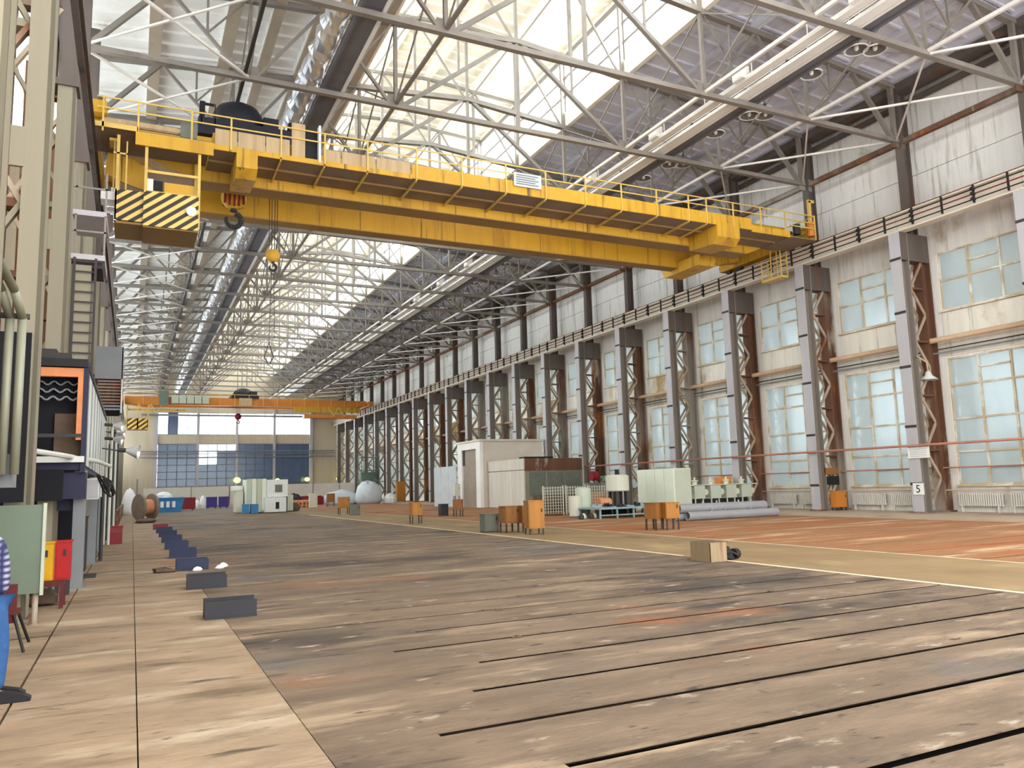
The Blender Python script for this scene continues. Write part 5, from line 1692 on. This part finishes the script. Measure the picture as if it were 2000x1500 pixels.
tag(MB().box(32.2, 34.4, 50.3, 51.2, 0, 2.3).build('masonry_block', m_conc_d, None, pivot=(33.3, 50.7, 0)), 'grey brown masonry block right of the concrete booth', 'block')
bld = thing('valve_station', 'dark valve station in front of the concrete booth', 'machine', (31.0, 50.5, 0))
MB().box(30.5, 31.6, 50.2, 50.8, 0, 1.8).build('station_frame', m_greybox, bld)
MB().cyl((30.7, 50.1, 2.3), (31.2, 50.1, 2.3), .35, 12).build('motor', m_maroon, bld)
MB().blob((32.0, 50.0, 2.0), (.5, .4, .35), 9, 5, .1, 70).build('valve_head', m_scaff, bld)

# ------------------------------------------------------------------ goods at the far right
for i, (x, yy, rx, h) in enumerate(((23.4, 97, 2.2, 2.0), (26.2, 95, 1.7, 3.0))):
    tag(MB().blob((x, yy, h * .28), (rx, 1.2, h * .62), 14, 7, .12, 80 + i).build('tarpaulin_load', m_tarp, None, pivot=(x, yy, 0), smooth=True), ('low load wrapped in pale tarpaulin at the far right', 'tall peaked load wrapped in pale tarpaulin at the far right')[i], 'load')
cabinet('electrical_cabinet', 'orange cabinet standing among the far right columns', m_cab, 30.6, 96, 1.1, .8, 2.6, .1)
tag(MB().blob((28.9, 95, .3), (.9, .7, .9), 10, 5, .1, 90).build('white_bag', m_white_bag, None, pivot=(28.9, 95, 0)), 'white sack left of the far orange cabinet', 'sack')
rp = random.Random(12)
for i in range(12):
    x = 15.6 + (i % 6) * .42
    z = .22 + (i // 6) * .36
    tag(MB().cyl((x, 88, z), (x, 91, z), .2, 12).build('clay_pipe', m_terra, None, pivot=(x, 89.5, z - .2)), 'terracotta pipe behind the machining centre, %s from the left in the %s row' % (ORD[i % 6], 'bottom' if i < 6 else 'top'), 'pipe', 'terracotta pipes in a stack')
tag(MB().box(19.0, 21.8, 100, 101, 0, 1.0).box(19.2, 21.6, 100.1, 100.9, 1.0, 1.15).build('crate', m_maroon, None, pivot=(20.4, 100.5, 0)), 'long dark red crate before the pale partition', 'crate')
tag(MB().blob((17.5, 96, .5), (.9, .7, 1.0), 10, 6, .12, 92).build('debris_heap', m_dark, None, pivot=(17.5, 96, 0)), 'dark heap beside the terracotta pipes', 'heap')
sf = thing('scaffold_tower', 'green grey scaffold tower at the far right end of the hall', 'scaffold', (31.2, 112, 0))
for x in (29.6, 32.2):
    for yy in (111, 113):
        MB().bar((x, yy, 0), (x, yy, 6.4), .1).build('scaffold_post', m_scaff, sf)
for z in (2.8, 4.4, 6.3):
    MB().box(29.5, 32.3, 110.9, 113.1, z, z + .08).build('scaffold_deck', m_scaff, sf)
for z in (.4, 2.9, 4.5):
    MB().bar((29.6, 111, z), (32.2, 111, z + 1.6), .07).bar((32.2, 111, z), (29.6, 111, z + 1.6), .07).build('scaffold_brace', m_scaff, sf)
MB().box(29.8, 32.0, 111.5, 112.6, 2.9, 4.2).build('tank', m_scaff, sf)

# ------------------------------------------------------------------ person at the left edge
PX, PY = -1.15, 8.72
person = thing('person', 'person in a blue plaid shirt, jeans and black shoes cut by the left edge', 'person', (PX, PY, 0))


def skin_mesh(name, joints, edges, m, sub=2):
    me = bpy.data.meshes.new(name)
    me.from_pydata([j[0] for j in joints], edges, [])
    o = bpy.data.objects.new(name, me)
    COL.objects.link(o)
    o.parent = person
    md = o.modifiers.new('skin', 'SKIN')
    md.use_smooth_shade = True
    sv = me.skin_vertices[0].data
    for i, j in enumerate(joints):
        r = j[1]
        sv[i].radius = r if isinstance(r, tuple) else (r, r)
        sv[i].use_root = (i == 0)
    sd = o.modifiers.new('sub', 'SUBSURF')
    sd.levels = sub
    sd.render_levels = sub
    me.materials.append(m)
    return o


# local frame: person faces +X, left is +Y
J = [((0, 0, .98), (.13, .15)), ((0.0, 0, 1.15), (.12, .14)), ((0.0, 0, 1.36), (.12, .17)), ((-.06, 0, 1.48), (.07, .09)), ((-.09, 0, 1.56), .055),
     ((-.11, 0, 1.62), (.07, .06)), ((-.11, 0, 1.72), (.095, .075)), ((-.12, 0, 1.80), (.06, .05)),
     ((0, .1, .9), .085), ((.05, .11, .5), .06), ((.02, .12, .1), .045), ((.16, .13, .04), .03),
     ((0, -.1, .9), .085), ((.1, -.11, .5), .06), ((0.08, -.12, .1), .045), ((.22, -.13, .04), .03),
     ((-.02, .2, 1.42), .055), ((-.05, .25, 1.14), .042), ((.0, .26, .9), .032), ((.02, .26, .85), .035),
     ((-.02, -.2, 1.42), .055), ((-.04, -.25, 1.14), .042), ((-.02, -.26, .92), .032), ((.0, -.26, .87), .035)]
E_ = [(0, 1), (1, 2), (2, 3), (3, 4), (4, 5), (5, 6), (6, 7), (0, 8), (8, 9), (9, 10), (10, 11), (0, 12), (12, 13), (13, 14), (14, 15),
      (2, 16), (16, 17), (17, 18), (18, 19), (2, 20), (20, 21), (21, 22), (22, 23)]
body = skin_mesh('body', J, E_, m_skin)
# face details
def pp(name, mb, m, smooth=True):
    o = bpy.data.objects.new(name, mb.mesh(name, m, smooth=smooth))
    COL.objects.link(o)
    o.parent = person
    return o


pp('nose', MB().prism_y([(-.025, 1.69), (.01, 1.665), (-.025, 1.655)], -.013, .013), m_skin, False)
for s in (-1, 1):
    pp('eye', MB().blob((-.027, s * .032, 1.70), (.012, .014, .009), 8, 6, flat=False), m_white_bag)
    pp('ear', MB().blob((-.115, s * .082, 1.68), (.022, .012, .034), 8, 6, flat=False), m_skin)
pp('mouth', MB().box(-.028, -.02, -.022, .022, 1.617, 1.627), m_maroon, False)
pp('hair', MB().blob((-.135, 0, 1.75), (.1, .085, .08), 14, 8, .03, 3), m_hair)
skin_mesh('shirt', [((0, 0, .9), (.16, .175)), ((.01, 0, 1.12), (.155, .17)), ((0, 0, 1.34), (.145, .195)), ((-.02, 0, 1.47), (.09, .12)),
                    ((-.02, .21, 1.41), .075), ((-.05, .265, 1.14), .065), ((.0, .27, .95), .05),
                    ((-.02, -.21, 1.41), .075), ((-.04, -.265, 1.14), .065), ((-.02, -.27, .97), .05)],
          [(0, 1), (1, 2), (2, 3), (2, 4), (4, 5), (5, 6), (2, 7), (7, 8), (8, 9)], m_plaid)
skin_mesh('jeans', [((0, 0, .96), (.145, .16)), ((.02, .1, .84), .12), ((.06, .11, .5), .09), ((0.03, .12, .1), .08),
                    ((.05, -.1, .84), .12), ((.11, -.11, .5), .09), ((.09, -.12, .1), .08)],
          [(0, 1), (1, 2), (2, 3), (0, 4), (4, 5), (5, 6)], m_jeans)
for s, dx in ((1, 0.03), (-1, .1)):
    sh = MB()
    prof = [(-.1, .0), (-.1, .1), (-.03, .12), (.08, .09), (.2, .06), (.25, .03), (.25, 0)]
    sh.prism_y([(x + dx + .03, z) for x, z in prof], s * .125 - .05, s * .125 + .05)
    pp('shoe', sh, m_shoe, False)
# hands with separate fingers
for s, (hx, hz) in ((1, (.02, .85)), (-1, (.0, .87))):
    hy = s * .26
    for k in range(4):
        L_ = (.07, .08, .076, .06)[k]
        yy = hy + (k - 1.5) * .019
        pp('finger', MB().cone((hx + .02, yy, hz - .02), (hx + .03, yy, hz - .02 - L_ * .55), .0095, .009, 7).cone((hx + .03, yy, hz - .02 - L_ * .55), (hx + .02, yy, hz - .02 - L_), .009, .007, 7), m_skin)
    pp('thumb', MB().cone((hx + .02, hy - s * .035, hz + .01), (hx + .045, hy - s * .05, hz - .035), .011, .009, 7), m_skin)
